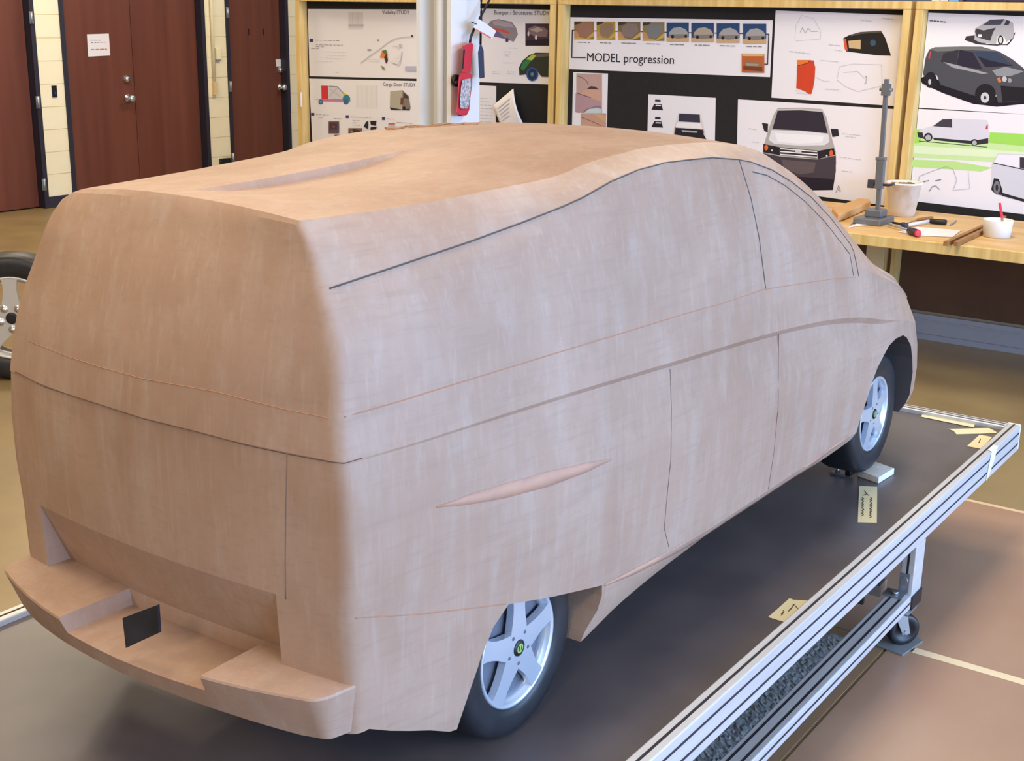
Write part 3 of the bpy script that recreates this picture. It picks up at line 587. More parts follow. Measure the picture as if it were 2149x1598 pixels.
it += lines((170, 170, 180), [(1924, 395), (1930, 370), (1960, 358), (1985, 350), (2000, 355), (2008, 378), (2000, 400)], 1)+lines((150, 150, 160), [(1950, 402), (1956, 392), (1964, 390), (1972, 398)], 1.8)+lines((110, 110, 120), [(1937, 382), (1950, 379)], 1.6)+lines((110, 110, 120), [(1962, 380), (1975, 377)], 1.6)+lines((190, 190, 198), [(2000, 400), (2035, 396), (2032, 362)], 1)
artwork(s, it)

# ------------------------------------------------------------------ white steel column with hanging work lamp
CX, CYR = 6.30, at(946, 200, 0, 6.30).y       # front corner of the column
CW_ = at(874, 200, 0, 6.30).y-CYR             # width along y
CD_ = at(1006, 200, 1, CYR).x-CX              # depth along x
mb = MB(); ft = 0.03
mb.box((CX, CYR, 0), (CX+CD_, CYR+ft, CEIL)); mb.box((CX, CYR+CW_-ft, 0), (CX+CD_, CYR+CW_, CEIL))
mb.box((CX+CD_/2-0.012, CYR+ft, 0), (CX+CD_/2+0.012, CYR+CW_-ft, CEIL))
mb.tube([(CX+0.04, CYR+CW_*0.42, 0), (CX+0.04, CYR+CW_*0.42, CEIL)], 0.024, 12)
col = struct('steel_column_1', mb, M_WHITE, 'white painted steel column in front of the pinboards'); col['category'] = 'column'
M_RED = mat('red_plastic', srgb(206, 50, 66), 0.42)
YL = CYR-0.06
def L_(px, py, dy=0): return at(px, py, 1, YL+dy)
lamp = thing('work_lamp', 'red handheld work lamp hanging on the white column', 'lamp', L_(965, 243))
def strip_body(ptsL, ptsR, y0, y1):
    n = len(ptsL); mb = MB()
    vs = [L_(*p, y0) for p in ptsL]+[L_(*p, y0) for p in ptsR]+[L_(*p, y1) for p in ptsL]+[L_(*p, y1) for p in ptsR]
    fs = []
    for i in range(n-1):
        fs += [(i, i+1, n+i+1, n+i), (2*n+i, 3*n+i, 3*n+i+1, 2*n+i+1), (i, 2*n+i, 2*n+i+1, i+1), (n+i, n+i+1, 3*n+i+1, 3*n+i)]
    fs += [(0, n, 3*n, 2*n), (n-1, 3*n-1, 4*n-1, 2*n-1)]
    return mb.add(vs, fs)
obj('handle', strip_body([(973, 96), (969, 97.5), (972, 104), (971, 125), (969, 153)], [(988, 89), (993, 93), (992, 105), (990, 130), (987, 153)], -0.025, 0.025), M_RED, lamp, bevel=0.008)
hd = obj('head', strip_body([(969, 153.5), (963, 160), (961, 190), (959, 220), (957, 236), (962, 243)], [(987, 153.5), (991, 156), (991, 175), (987, 205), (985, 230), (980, 242)], -0.035, 0.03), M_RED, lamp, bevel=0.008)
M_LENS = mat('ribbed_clear_lens', srgb(205, 202, 206), 0.2, 0.1, srgb(150, 148, 156), 90, contrast=(0.45, 0.55))
obj('lens', strip_body([(971, 167), (968, 180), (966, 205), (965, 222), (968, 229)], [(988, 164), (989, 178), (986, 205), (984, 222), (981, 228)], -0.052, -0.03), M_LENS, hd, bevel=0.006)
obj('grip_strip', strip_body([(973.5, 104), (971.5, 125), (970, 145)], [(976, 104), (974, 125), (972.5, 145)], -0.029, -0.022), M_BLK, lamp)
obj('end_cap', strip_body([(957.5, 234), (962, 244)], [(963, 240), (974, 244.5)], -0.036, 0.02), mat('purple_black_rubber', srgb(50, 40, 90), 0.5), lamp, bevel=0.004)
obj('cord', MB().tube([L_(986, 90), L_(988, 78), L_(992, 68), L_(995, 60)], 0.008, 8), M_BLK, lamp)
p = L_(954, 169, 0.035); M = Matrix.Translation(p) @ Matrix.Rotation(math.pi/2, 4, 'X')
hk = obj('magnet_hook', MB().lathe([(0.022, 0.0), (0.036, 0.0), (0.036, 0.02), (0.022, 0.02)], M, 20, close=True).tube([p+Vector((-0.03, -0.01, 0)), p+Vector((0.045, -0.01, 0.012))], 0.008, 8), M_BLK, lamp)
# pendant switch on a long cord with a warning tag
YS = CYR-0.10
def S_(px, py, dy=0): return at(px, py, 1, YS+dy)
sw = thing('pendant_switch', 'dark blue pendant switch dangling from a black cord', 'switch', S_(1013, 165))
mb = MB(); 
L1, R1 = [(1007, 93), (1003, 110), (1004, 135), (1006, 165)], [(1010, 93), (1015, 106), (1016, 135), (1017, 163)]
_o = YL; YL = YS
obj('housing', strip_body(L1, R1, -0.02, 0.02), mat('dark_blue_grey_plastic', srgb(52, 58, 82), 0.5), sw, bevel=0.006)
YL = _o
top = S_(1010, -40)
obj('cord', MB().tube([S_(1008.5, 94), S_(1009, 60), S_(1010, 25), S_(1010, 0), top, Vector((top.x, top.y, CEIL))], 0.007, 8), M_BLK, sw)
cd = thing('hanging_cord', 'black cord slanting across behind the pendant switch cord', 'cord', S_(1006, 40, 0.03))
a = S_(1040, -30, 0.03)
obj('cord', MB().tube([S_(1006, 40, 0.03), S_(1017, 20, 0.03), S_(1030, -6, 0.03), a, Vector((a.x, a.y, CEIL))], 0.007, 8), M_BLK, cd)
tg = thing('warning_tag', 'white tag with a red stripe tied to the hanging cord', 'tag', S_(1015, 62, -0.012))
Q = [S_(*q, -0.012) for q in [(1005, 40), (1041, 65), (1031, 83), (993, 57)]]
obj('card', MB().prism(Q, Vector((0, -0.002, 0))), M_PAPER, tg)
Q = [S_(*q, -0.0155) for q in [(1002, 62), (1031, 78), (1029.5, 81), (1000.5, 63.5)]]
obj('stripe', MB().prism(Q, Vector((0, -0.0006, 0))), flat(226, 120, 116), tg)
obj('tie', MB().tube([S_(989, 46, -0.014), S_(1000, 50.5, -0.016)], 0.003, 6), M_BLK, tg)

# ------------------------------------------------------------------ workbench along the right pinboard
BZ = 0.74
bench = thing('workbench', 'plywood topped workbench fixed below the rightmost pinboards', 'bench', (6.87, 1.0, 0))
obj('worktop', MB().box((6.38, -1.2, BZ-0.03), (7.372, 3.35, BZ)), M_BENCH, bench, bevel=0.002)
obj('front_edging', MB().box((6.345, -1.2, BZ-0.055), (6.379, 3.35, BZ-0.0005)), M_PINE, bench, bevel=0.003)
a = at(1817, 540, 0, 6.95); b = at(1853, 540, 0, 6.95)
obj('support_board', MB().box((6.95, b.y, 0.0), (6.975, a.y, BZ-0.031)), mat('pale_plywood', srgb(206, 186, 142), 0.6), bench)
obj('support_board', MB().box((6.95, -0.9, 0.0), (6.975, -0.75, BZ-0.031)), _mc['pale_plywood'], bench)
def Bp(px, py, dz=0): return at(px, py, 2, BZ+dz)
# height gauge
g = Bp(1833, 468); gauge = thing('height_gauge', 'tall grey steel height gauge standing on the workbench', 'gauge', g)
M_GAUGE = mat('grey_tool_steel', srgb(118, 120, 124), 0.42, 0.5)
obj('base', MB().box((g.x-0.11, g.y-0.075, BZ), (g.x+0.11, g.y+0.075, BZ+0.035)).box((g.x-0.04, g.y-0.05, BZ+0.035), (g.x+0.06, g.y+0.04, BZ+0.075)), M_GAUGE, gauge, bevel=0.006)
gt = at(1861, 170, 0, g.x); gb = at(1841, 455, 0, g.x)
def on_mast(py):
    t = (py-455)/(170-455); return gb.lerp(gt, t)
def mast_box(y0, y1, w, d, off=0):
    a, b = on_mast(y0), on_mast(y1); c = (a+b)/2; h = (b-a)/2
    return (c+Vector((0, off, 0)), Vector((d, 0, 0)), Vector((0, w, 0)), h)
mst = obj('mast', MB().obox(*mast_box(462, 166, 0.012, 0.009)), M_GAUGE, gauge, bevel=0.003)
obj('slider', MB().obox(*mast_box(395, 335, 0.021, 0.016)).obox(*mast_box(335, 328, 0.026, 0.018)), M_GAUGE, gauge, bevel=0.003)
c = on_mast(386)
obj('scriber_clamp', MB().tube([c+Vector((0, 0.06, 0)), c+Vector((0, -0.05, 0)), c+Vector((-0.02, -0.085, 0.012))], 0.007, 8).obox(c+Vector((0, 0.045, 0)), (0.014, 0, 0), (0, 0.016, 0), (0, 0, 0.022)), mat('dark_tool_steel', srgb(70, 70, 78), 0.45, 0.4), gauge)
c = on_mast(188)
obj('top_clamp', MB().obox(c, (0.014, 0, 0), (0, 0.021, 0), (0, 0, 0.03)).tube([c+Vector((0, 0.034, 0)), c+Vector((0, -0.034, 0))], 0.009, 8), M_GAUGE, gauge)
# bucket
c = Bp(1891, 452); bk = thing('paint_bucket', 'clay smeared white bucket on the workbench behind the gauge', 'bucket', c)
M_BUCK = mat('smeared_white_plastic', srgb(240, 234, 224), 0.5, 0, srgb(222, 196, 164), 14, contrast=(0.52, 0.75))
obj('shell', MB().lathe([(0, 0.002), (0.072, 0.002), (0.094, 0.175), (0.098, 0.175), (0.098, 0.185), (0.090, 0.185), (0.068, 0.02), (0, 0.02)], Matrix.Translation(c), 28), M_BUCK, bk)
mb = MB()
for k in range(26):
    th = random.uniform(0, 6.28); r = random.uniform(0.01, 0.078); q = c+Vector((r*math.cos(th), r*math.sin(th), 0.166)); s_ = random.uniform(0.008, 0.02)
    mb.obox(q, Vector((s_, random.uniform(-.5, .5)*s_, random.uniform(-.3, .3)*s_)), Vector((0, s_*.7, 0)), Vector((0, random.uniform(-.2, .2)*s_, s_*.6)))
mb.lathe([(0, 0.158), (0.085, 0.158)], Matrix.Translation(c), 20)
o = obj('clay_scrap', mb, mat('clay_scraps', srgb(140, 112, 88), 0.8), bk); o['kind'] = 'stuff'
# white tub with red brush
c = Bp(2091, 497); tub = thing('small_tub', 'small round white tub on the workbench by the wooden sticks', 'tub', c)
obj('cup', MB().lathe([(0, 0.002), (0.066, 0.002), (0.073, 0.085), (0.073, 0.088), (0.066, 0.088), (0.061, 0.02), (0, 0.02)], Matrix.Translation(c), 28), mat('white_plastic', srgb(232, 234, 232), 0.4), tub)
obj('paste', MB().lathe([(0, 0.07), (0.064, 0.07)], Matrix.Translation(c), 24), M_WHITE, tub)
a = c+Vector((0.015, -0.02, 0.072)); b = at(2098, 427, 0, c.x+0.06)
br = thing('red_pencil', 'red pencil standing upright in the small white tub', 'pencil', a)
obj('shaft', MB().tube([a.lerp(b, 0.25), b], 0.0075, 6, smooth=False), M_RED, br)
obj('tip', MB().tube([a, a.lerp(b, 0.249)], [0.002, 0.0075], 6), mat('bare_pencil_wood', srgb(150, 120, 110), 0.6), br)
# wooden sticks
M_STICK = mat('brown_wood_stick', srgb(166, 116, 62), 0.55, 0, srgb(140, 92, 46), 6, (2, 8, 8))
for (p0, p1, r, lb, lift) in (((1984, 512), (2126, 449), 0.011, 'long brown wooden stick lying over the bench edge', 0.012), ((2006, 512), (2072, 481), 0.011, 'short brown wooden stick lying alongside the long one', 0.0125)):
    a, b = Bp(*p0, lift), Bp(*p1, lift); d = (b-a).normalized(); sd = Vector((-d.y, d.x, 0))
    if b.x > 7.36: b = a+(b-a)*((7.35-a.x)/(b.x-a.x))
    o = obj('wooden_stick', MB().obox((a+b)/2, (b-a)/2, sd*r, Vector((0, 0, r))), M_STICK, bevel=0.002); tag(o, lb, 'stick', 'wooden sticks on the bench')
# papers and cardboard on the bench
def lying(name, px, label, cat, m, z=0.002, th=0.0015):
    P = [Bp(*p, z) for p in px]; o = obj(name, MB().prism(P, Vector((0, 0, th))), m); return tag(o, label, cat)
lying('paper_sheet', [(1884, 487), (1925, 477), (2017, 484), (1999, 498), (1960, 496), (1930, 495)], 'crumpled white paper lying at the bench front', 'paper', M_PAPER)
lying('paper_strip', [(1780, 478), (1838, 452), (1872, 462), (1850, 466), (1836, 470)], 'white paper under the height gauge base', 'paper', M_PAPER)
P = [(1745, 452), (1800, 430), (1822, 432), (1826, 437), (1776, 460), (1758, 466)]
o = obj('cardboard_piece', MB().prism([Bp(*p, 0.004) for p in P], Vector((0, 0, 0.04))), mat('tan_cardboard', srgb(206, 160, 106), 0.7), bevel=0.006); tag(o, 'tan cardboard piece on the bench beside the van windscreen', 'cardboard')
# screwdriver, knife, wire tools
def tool(name, p0, p1, p2, label, mh, mblade, r=0.016, cat='tool', rb=0.006, capm=None):
    a, b, c = Bp(*p0, r+0.001), Bp(*p1, r+0.001), Bp(*p2, r*0.7+0.001)
    t = thing(name, label, cat, (b.x, b.y, BZ))
    obj('handle', MB().tube([a, a.lerp(b, .08), a.lerp(b, .5), a.lerp(b, .92), b], [r*.75, r, r*1.02, r*.9, r*.6], 10), mh, t)
    obj('blade', MB().tube([b, b.lerp(c, .9), c], [rb, rb, rb*.4], 8), mblade, t)
    if capm: obj('end_cap', MB().tube([a+(a-b).normalized()*0.012, a], [r*.8, r*1.03], 10), capm, t)
M_NAVYP = mat('navy_plastic', srgb(42, 40, 66), 0.4)
tool('screwdriver', (1926, 490), (1907, 483), (1862, 470), 'screwdriver with navy handle and red end cap on bench', M_NAVYP, M_STEEL, 0.019, 'screwdriver', 0.006, M_RED)
tool('utility_knife', (1987, 467), (1950, 464), (1905, 473), 'black handled knife with a pale blade on the bench', M_BLK, M_PAPER, 0.015, 'knife', 0.009)
tool('clay_tool', (1957, 457), (1925, 461), (1898, 471), 'brown wooden clay tool lying behind the black knife', M_STICK, M_STEEL, 0.009, 'tool', 0.004)
tool('clay_scraper', (1903, 474), (1893, 471), (1872, 467), 'dark scraper with a navy handle beside the gauge base', M_NAVYP, M_BLK, 0.014, 'scraper', 0.006)
tool('wire_tool', (1815, 457), (1805, 461), (1785, 470), 'thin steel wire tool lying across the white paper strip', M_STEEL, M_STEEL, 0.006, 'tool', 0.004)
o = obj('bent_wire', MB().tube([Bp(1994, 472, .004), Bp(2000, 469, .004), Bp(2004, 466, .004), Bp(2006, 463, .004)], 0.004, 6), M_STEEL); tag(o, 'short bent wire lying on the bench past the knife', 'wire')

# things standing on top of the rightmost pinboard
for (x0, x1, c, lb, h, nm) in ((1955, 1972, (214, 204, 182), 'cream binder on top of the rightmost pinboard', .2, 'binder'), (1973, 1990, (206, 196, 190), 'pale grey binder between the cream and the blue one', .2, 'binder'), (1991, 2012, (120, 164, 206), 'sky blue binder on top of the rightmost pinboard', .2, 'binder'), (2013, 2020, (90, 86, 110), 'slim slate binder beside the sky blue one', .2, 'binder')):
    a = at(x0, 6, 0, XB+0.02); b = at(x1, 6, 0, XB+0.02); t = thing(nm, lb, 'binder', ((a.x+0.04), (a.y+b.y)/2, TOPZ), 'binders on top of the pinboard')
    obj('cover', MB().box((XB+0.012, b.y+0.001, TOPZ), (XB+0.1, a.y-0.001, TOPZ+h)), flat(*c), t, bevel=0.003)
    obj('spine_label', MB().box((XB+0.0105, b.y+0.012 if a.y-b.y > .05 else b.y+.004, TOPZ+0.06), (XB+0.0117, a.y-0.012 if a.y-b.y > .05 else a.y-.004, TOPZ+0.14)), M_PAPER, t)
a = at(2026, 8, 0, XB+0.01); b = at(2200, 8, 0, XB+0.01)
t = thing('storage_box', 'dark blue storage box on top of the rightmost pinboard', 'box', (XB+.05, (a.y+b.y)/2, TOPZ))
obj('tub', MB().box((XB+0.005, b.y, TOPZ), (XB+0.11, a.y, TOPZ+0.22)), mat('dark_blue_box', srgb(38, 36, 84), 0.5, 0, srgb(60, 40, 56), 7), t, bevel=0.006)
obj('lid', MB().box((XB, b.y-0.005, TOPZ+0.221), (XB+0.115, a.y+0.005, TOPZ+0.25)), M_BLK, t, bevel=0.004)

# ------------------------------------------------------------------ modelling table (aluminium extrusion cart)
K = 1.06
def W(x, y, z): return Vector((K*x, K*y, K*z-0.108))      # enlarges the cart and van about the camera's position, leaving their view unchanged
def Wz(z): return K*z-0.108
TT, DK_ = 0.5, 0.486            # rail top, deck top (before the scaling about the camera)
YR0, YR1 = 0.963, 1.001         # near long rail
YF0, YF1 = 2.375, 2.413         # far long rail
XF0, XF1 = 4.285, 4.335         # front cross rail
XB0 = 0.55                      # rear end
tb = thing('modelling_table', 'long aluminium framed table on casters carrying the clay van', 'table', W(2.4, 1.69, 0.102))
def wbox(mb, a, b, mi=0): return mb.box(W(*a), W(*b), mi)
def rail(name, a, b, parent, slots, axis):
    """extruded bar with dark T-slots; slots: list of (face axis, sign, centre on the other cross axis)"""
    mb = MB(); wbox(mb, a, b); o = obj(name, mb, M_ALU, parent, bevel=0.003)
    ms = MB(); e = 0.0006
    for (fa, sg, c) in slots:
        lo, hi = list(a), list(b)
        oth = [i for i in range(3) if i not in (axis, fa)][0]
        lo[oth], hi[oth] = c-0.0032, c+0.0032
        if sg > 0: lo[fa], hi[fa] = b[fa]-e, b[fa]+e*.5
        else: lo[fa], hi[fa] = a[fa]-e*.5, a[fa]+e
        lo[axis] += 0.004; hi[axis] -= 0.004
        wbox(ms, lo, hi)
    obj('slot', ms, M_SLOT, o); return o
zb = 0.410
rail('side_rail', (XB0, YR0, zb), (XF1, YR1, TT), tb, [(2, 1, (YR0+YR1)/2), (1, -1, TT-0.026), (1, -1, zb+0.026)], 0)
rail('side_rail', (XB0, YF0, zb), (XF1, YF1, TT), tb, [(2, 1, (YF0+YF1)/2), (1, -1, TT-0.02)], 0)
rail('end_rail', (XF0, YR1+0.001, zb), (XF1, YF0-0.001, TT), tb, [(2, 1, XF0+0.014), (2, 1, XF1-0.014)], 1)
rail('end_rail', (XB0, YR1+0.001, zb), (XB0+0.05, YF0-0.001, TT), tb, [(2, 1, XB0+0.025)], 1)
mb = MB(); wbox(mb, (XB0+0.051, YR1+0.0005, DK_-0.02), (XF0-0.0005, YF0-0.0005, DK_)); obj('deck', mb, M_DECK, tb)
mb = MB(); wbox(mb, (XF1+0.0005, YR0-0.001, zb+0.002), (XF1+0.008, YR1+0.004, TT+0.001)); obj('end_cap', mb, M_WHITE, tb, bevel=0.004)
# lower frame with leg and caster at the near front corner, and the others
zl0, zl1 = 0.222, 0.264
def corner(xl, ysg, near):
    y0, y1 = (YR0, YR1) if near else (YF0, YF1)
    leg = rail('leg', (xl, y0, zl0), (xl+0.078, y1, zb-0.001), tb, [(0, -1, (y0+y1)/2), (1, -1, 0)] if False else [(0, -1, (y0+y1)/2)], 2)
    # caster
    cy_ = 0.982 if near else 2.394; cxx = xl+0.012; r = 0.047
    CA = Matrix.Rotation(math.radians(-42), 4, 'Z'); C0 = W(cxx, cy_, 0.106+r)
    M = Matrix.Translation(C0) @ CA @ Matrix.Rotation(math.radians(90), 4, 'X')
    cw = lambda x, y, z: C0 + CA.to_3x3() @ (W(x, y, z)-C0)
    cs = obj('caster', MB().lathe([(0.0, -0.013), (r*K*.55, -0.013), (r*K*.6, -0.016), (r*K*.9, -0.016), (r*K, -0.010), (r*K, 0.010), (r*K*.9, 0.016), (r*K*.6, 0.016), (r*K*.55, 0.013), (0, 0.013)], M, 28), M_BLK, tb)
    mb = MB()
    for s in (-1, 1):
        Q = [cw(cxx-0.010, cy_+s*0.020, 0.106+r-0.008), cw(cxx+0.012, cy_+s*0.020, 0.106+r-0.006), cw(cxx-0.004, cy_+s*0.020, zl0-0.006), cw(cxx-0.044, cy_+s*0.020, zl0-0.006)]
        mb.prism(Q, CA.to_3x3() @ Vector((0, 0.003*s, 0)))
    mb.box(W(cxx-0.05, cy_-0.025, zl0-0.006), W(cxx+0.03, cy_+0.025, zl0-0.001))
    mb.tube([cw(cxx, cy_-0.026, 0.106+r), cw(cxx, cy_+0.026, 0.106+r)], 0.008, 8)
    obj('fork', mb, M_STEEL, cs)
    return leg
corner(3.318, -1, True); corner(3.318, 1, False); corner(0.9, -1, True); corner(0.9, 1, False)
rail('lower_rail', (0.60, 0.963, zl0), (3.317, 1.021, zl1), tb, [(2, 1, 0.980), (2, 1, 1.006), (1, -1, (zl0+zl1)/2)], 0)
rail('lower_rail', (0.60, 2.324, zl0), (3.317, 2.413, zl1), tb, [(2, 1, 2.345), (2, 1, 2.39)], 0)
rail('cross_rail', (3.340, 1.055, zl0), (3.385, 2.32, zl1), tb, [(2, 1, 3.352), (2, 1, 3.372)], 1)
mb = MB(); wbox(mb, (3.317, 0.958, zl0-0.004), (3.398, 0.9625, zl1-0.004)); wbox(mb, (3.3965, 0.962, zl0-0.002), (3.401, 1.002, zl1+0.004)); obj('corner_cap', mb, M_BLK, tb, bevel=0.002)
mb = MB(); wbox(mb, (3.27, 0.975, zl1+0.0005), (3.3165, 1.03, zl1+0.006)); wbox(mb, (3.312, 0.972, zl1+0.0005), (3.3172, 1.0, zl1+0.06)); mb.tube([W(3.309, 0.986, zl1+0.04), W(3.3135, 0.986, zl1+0.04)], 0.012, 8); mb.tube([W(3.288, 1.0, zl1+0.006), W(3.288, 1.0, zl1+0.014)], 0.01, 8); obj('corner_bracket', mb, M_STEEL, tb)
mb = MB(); wbox(mb, (3.32, 1.055, zl1+0.0005), (3.345, 1.09, zl1+0.012)); wbox(mb, (3.325, 1.10, zl0-0.03), (3.339, 1.16, zl1-0.005)); mb.tube([W(3.318, 1.13, zl0-0.02), W(3.326, 1.13, zl0-0.02)], 0.016, 10); obj('corner_bracket', mb, mat('dark_bracket_steel', srgb(96, 92, 92), 0.5, 0.6), tb)
# floor plate under the caster
c = W(3.33, 0.982, 0.102)
o = obj('floor_plate', MB().prism([Vector((c.x+dx, c.y+dy, 0.0045)) for dx, dy in ((-.075, -.03), (.05, -.05), (.075, -.02), (.07, .05), (-.06, .06))], Vector((0, 0, 0.004))), mat('dull_zinc_plate', srgb(150, 156, 158), 0.45, 0.5)); tag(o, 'small grey steel plate on the floor under the caster', 'plate')

# masking tape notes
def tape(pxs, z, label, strokes=(), m=M_MASK, cat='tape', group='masking tape notes'):
    P = [at(*p, 2, z+0.0008) for p in pxs]
    o = obj('tape_note', MB().prism(P, Vector((0, 0, 0.0006))), m); tag(o, label, cat, group)
    if strokes:
        mb = MB()
        for st in strokes:
            for q in line(st, 1.3): mb.add([at(*p, 2, z+0.0022) for p in q], [(0, 1, 2, 3)])
        obj('handwriting', mb, flat(60, 56, 60), o, recalc=False)['kind'] = 'stuff'
    return o
ZD = Wz(DK_); ZT = Wz(TT)
def squig(x0, y0, x1, y1, n, amp):
    out = []
    for i in range(n+1):
        t = i/n; out.append((lerp(x0, x1, t)+amp*(1 if i % 2 else -1)*random.uniform(.5, 1), lerp(y0, y1, t)+random.uniform(-.8, .8)))
    return out
tape([(1803, 1021), (1841, 1022.5), (1840, 1098), (1800, 1097)], ZD, 'masking tape note with handwriting beside the white block', [squig(1829, 1044, 1827, 1087, 18, 3.2), squig(1811, 1044, 1810, 1083, 14, 3.2), [(1814, 1030), (1819, 1037), (1812, 1040)], [(1819, 1037), (1824, 1041)]])
tape([(1612, 1296), (1657, 1256.5), (1665, 1260), (1705, 1262), (1700, 1268), (1650, 1308)], ZD, 'pointed masking tape note stuck against the near rail', [squig(1640, 1292, 1645, 1282, 6, 2.4), squig(1655, 1283, 1667, 1268, 9, 2.6), [(1668, 1271), (1674, 1277), (1677, 1282)]])
tape([(1932, 875), (1938, 868), (2046, 888), (2044, 898)], ZD+0.001, 'long masking tape strip below the front cross rail', [[(1990, 873), (1993, 876)]])
tape([(1989, 901), (2076, 899), (2092, 908), (2089, 910), (2007, 912), (2001, 905)], ZD, 'torn masking tape strip lying near the table corner')
tape([(2029, 937), (2056, 913), (2082, 918), (2060, 943)], ZD, 'square masking tape piece at the table corner rail', [squig(2054, 930, 2058, 921, 4, 1.6)])
# white tape wrapped round the near rail
tw = thing('rail_tape', 'white tape wrapped around the near rail by its corner', 'tape', W(4.02, 0.96, 0.45))
a0, a1 = W(3.985, YR0, TT), W(4.055, YR0, TT)
Q = [W(3.99, YR0-0.0012, TT+0.001), W(4.06, YR0-0.0012, TT+0.001), W(4.03, YR0-0.0012, zb+0.045), W(3.975, YR0-0.0012, zb-0.001), W(3.965, YR0-0.0012, zb+0.004)]
obj('side_flap', MB().prism(Q, Vector((0, -0.0006, 0))), M_WHITE, tw)
Q = [W(3.99, YR0-0.0012, TT+0.001), W(4.06, YR0-0.0012, TT+0.001), W(4.06, YR0+0.014, TT+0.001), W(4.0, YR0+0.014, TT+0.001)]
obj('top_flap', MB().prism(Q, Vector((0, 0, 0.0006))), M_WHITE, tw)
# white block and steel fitting under the front wheel
bl = thing('wood_block', 'white painted block under the front wheel of the van', 'block', W(3.53, 1.18, DK_))
P = [at(*p, 2, ZD+0.0005) for p in [(1799, 1000), (1843, 1016), (1876, 996), (1836, 982)]]
obj('board', MB().prism(P, Vector((0, 0, 0.021))), mat('chipped_white_paint', srgb(232, 226, 214), 0.55, 0, srgb(214, 200, 182), 20), bl, bevel=0.002)
fx = thing('steel_fitting', 'small steel armature fitting beside the white block', 'fitting', W(3.52, 1.27, DK_))
P = [at(*p, 2, ZD+0.0005) for p in [(1742, 994), (1771, 1001), (1784, 995), (1760, 986)]]
obj('foot', MB().prism(P, Vector((0, 0, 0.006))), M_STEEL, fx)
P = [at(*p, 2, ZD+0.007) for p in [(1773, 998), (1783, 1001), (1793, 995), (1784, 991)]]
obj('clamp', MB().prism(P, Vector((0, 0, 0.02))), M_BLK, fx)
p = at(1758, 992, 2, ZD+0.0065); obj('bolt', MB().tube([p, p+Vector((0, 0, 0.02))], 0.008, 8), M_CHROME, fx)

# ------------------------------------------------------------------ the clay van
YC = 1.675
Yb = pchip([1.20, 1.30, 1.40, 1.55, 1.75, 2.0, 2.4, 3.0, 3.4, 3.6, 3.75, 3.82, 3.9], [1.29, 1.265, 1.245, 1.22, 1.195, 1.175, 1.155, 1.15, 1.148, 1.150, 1.156, 1.168, 1.21])
def curve(zs, offs):
    zf = pchip(*zip(*zs)); of = pchip(*zip(*offs))
    return lambda x: (Yb(x)+of(x), zf(x))
L0 = curve([(1.30, .69), (1.39, .674), (1.44, .650), (1.53, .613), (1.60, .585), (1.78, .585), (1.965, .612), (2.1, .64), (2.34, .666), (2.56, .677), (2.9, .673), (3.16, .669), (3.34, .672), (3.75, .65), (3.95, .66)], [(1.3, .004), (1.7, .002), (1.95, .02), (2.3, .03), (3.3, .03), (3.8, .03)])
L1 = curve([(1.30, .900), (1.355, .888), (1.5, .843), (1.58, .823), (1.71, .789), (1.83, .76), (2.0, .726), (2.1, .72), (2.24, .714), (2.41, .710), (3.0, .711), (3.3, .71), (3.75, .71), (3.95, .72)], [(1.3, 0), (3.8, .002)])
L2 = curve([(1.30, 1.141), (1.5, 1.143), (1.7, 1.146), (1.85, 1.145), (2.0, 1.141), (2.27, 1.131), (2.56, 1.115), (2.85, 1.092), (3.04, 1.071), (3.26, 1.036), (3.39, 1.007), (3.55, .975), (3.75, .93), (3.95, .87)], [(1.3, 0), (3.4, 0.0), (3.6, .006), (3.8, .02)])
L3 = curve([(1.30, 1.209), (1.47, 1.212), (1.68, 1.219), (2.04, 1.221), (2.28, 1.219), (2.63, 1.212), (2.92, 1.186), (3.08, 1.17), (3.23, 1.15), (3.375, 1.119), (3.55, 1.075), (3.716, 1.02), (3.95, .91)], [(1.3, .012), (3.2, .014), (3.45, .022), (3.75, .05), (3.9, .06)])
L4 = curve([(1.38, 1.382), (1.413, 1.386), (1.555, 1.406), (1.713, 1.426), (1.849, 1.444), (1.962, 1.461), (2.02, 1.471), (2.111, 1.493), (2.202, 1.507), (2.298, 1.513), (2.399, 1.512), (2.495, 1.509), (2.612, 1.496), (2.791, 1.458), (2.904, 1.42), (3.032, 1.369), (3.175, 1.3), (3.301, 1.217), (3.40, 1.158), (3.5, 1.115), (3.716, 1.045), (3.95, .93)], [(1.3, .078), (1.6, .082), (2.0, .088), (3.0, .082), (3.2, .075), (3.34, .06), (3.5, .055), (3.75, .08), (3.9, .09)])
L5 = curve([(1.40, 1.482), (1.435, 1.483), (1.572, 1.485), (1.711, 1.488), (1.846, 1.493), (1.945, 1.497), (2.058, 1.502), (2.157, 1.515), (2.298, 1.524), (2.395, 1.53), (2.584, 1.527), (2.795, 1.509), (2.919, 1.484), (3.016, 1.448), (3.12, 1.404), (3.225, 1.343), (3.324, 1.265), (3.408, 1.192), (3.48, 1.144), (3.576, 1.11), (3.741, 1.056), (3.85, 1.005), (3.95, .95)], [(1.4, .168), (2.0, .168), (2.3, .192), (2.9, .18), (3.2, .15), (3.4, .105), (3.55, .088), (3.72, .098), (3.9, .11)])
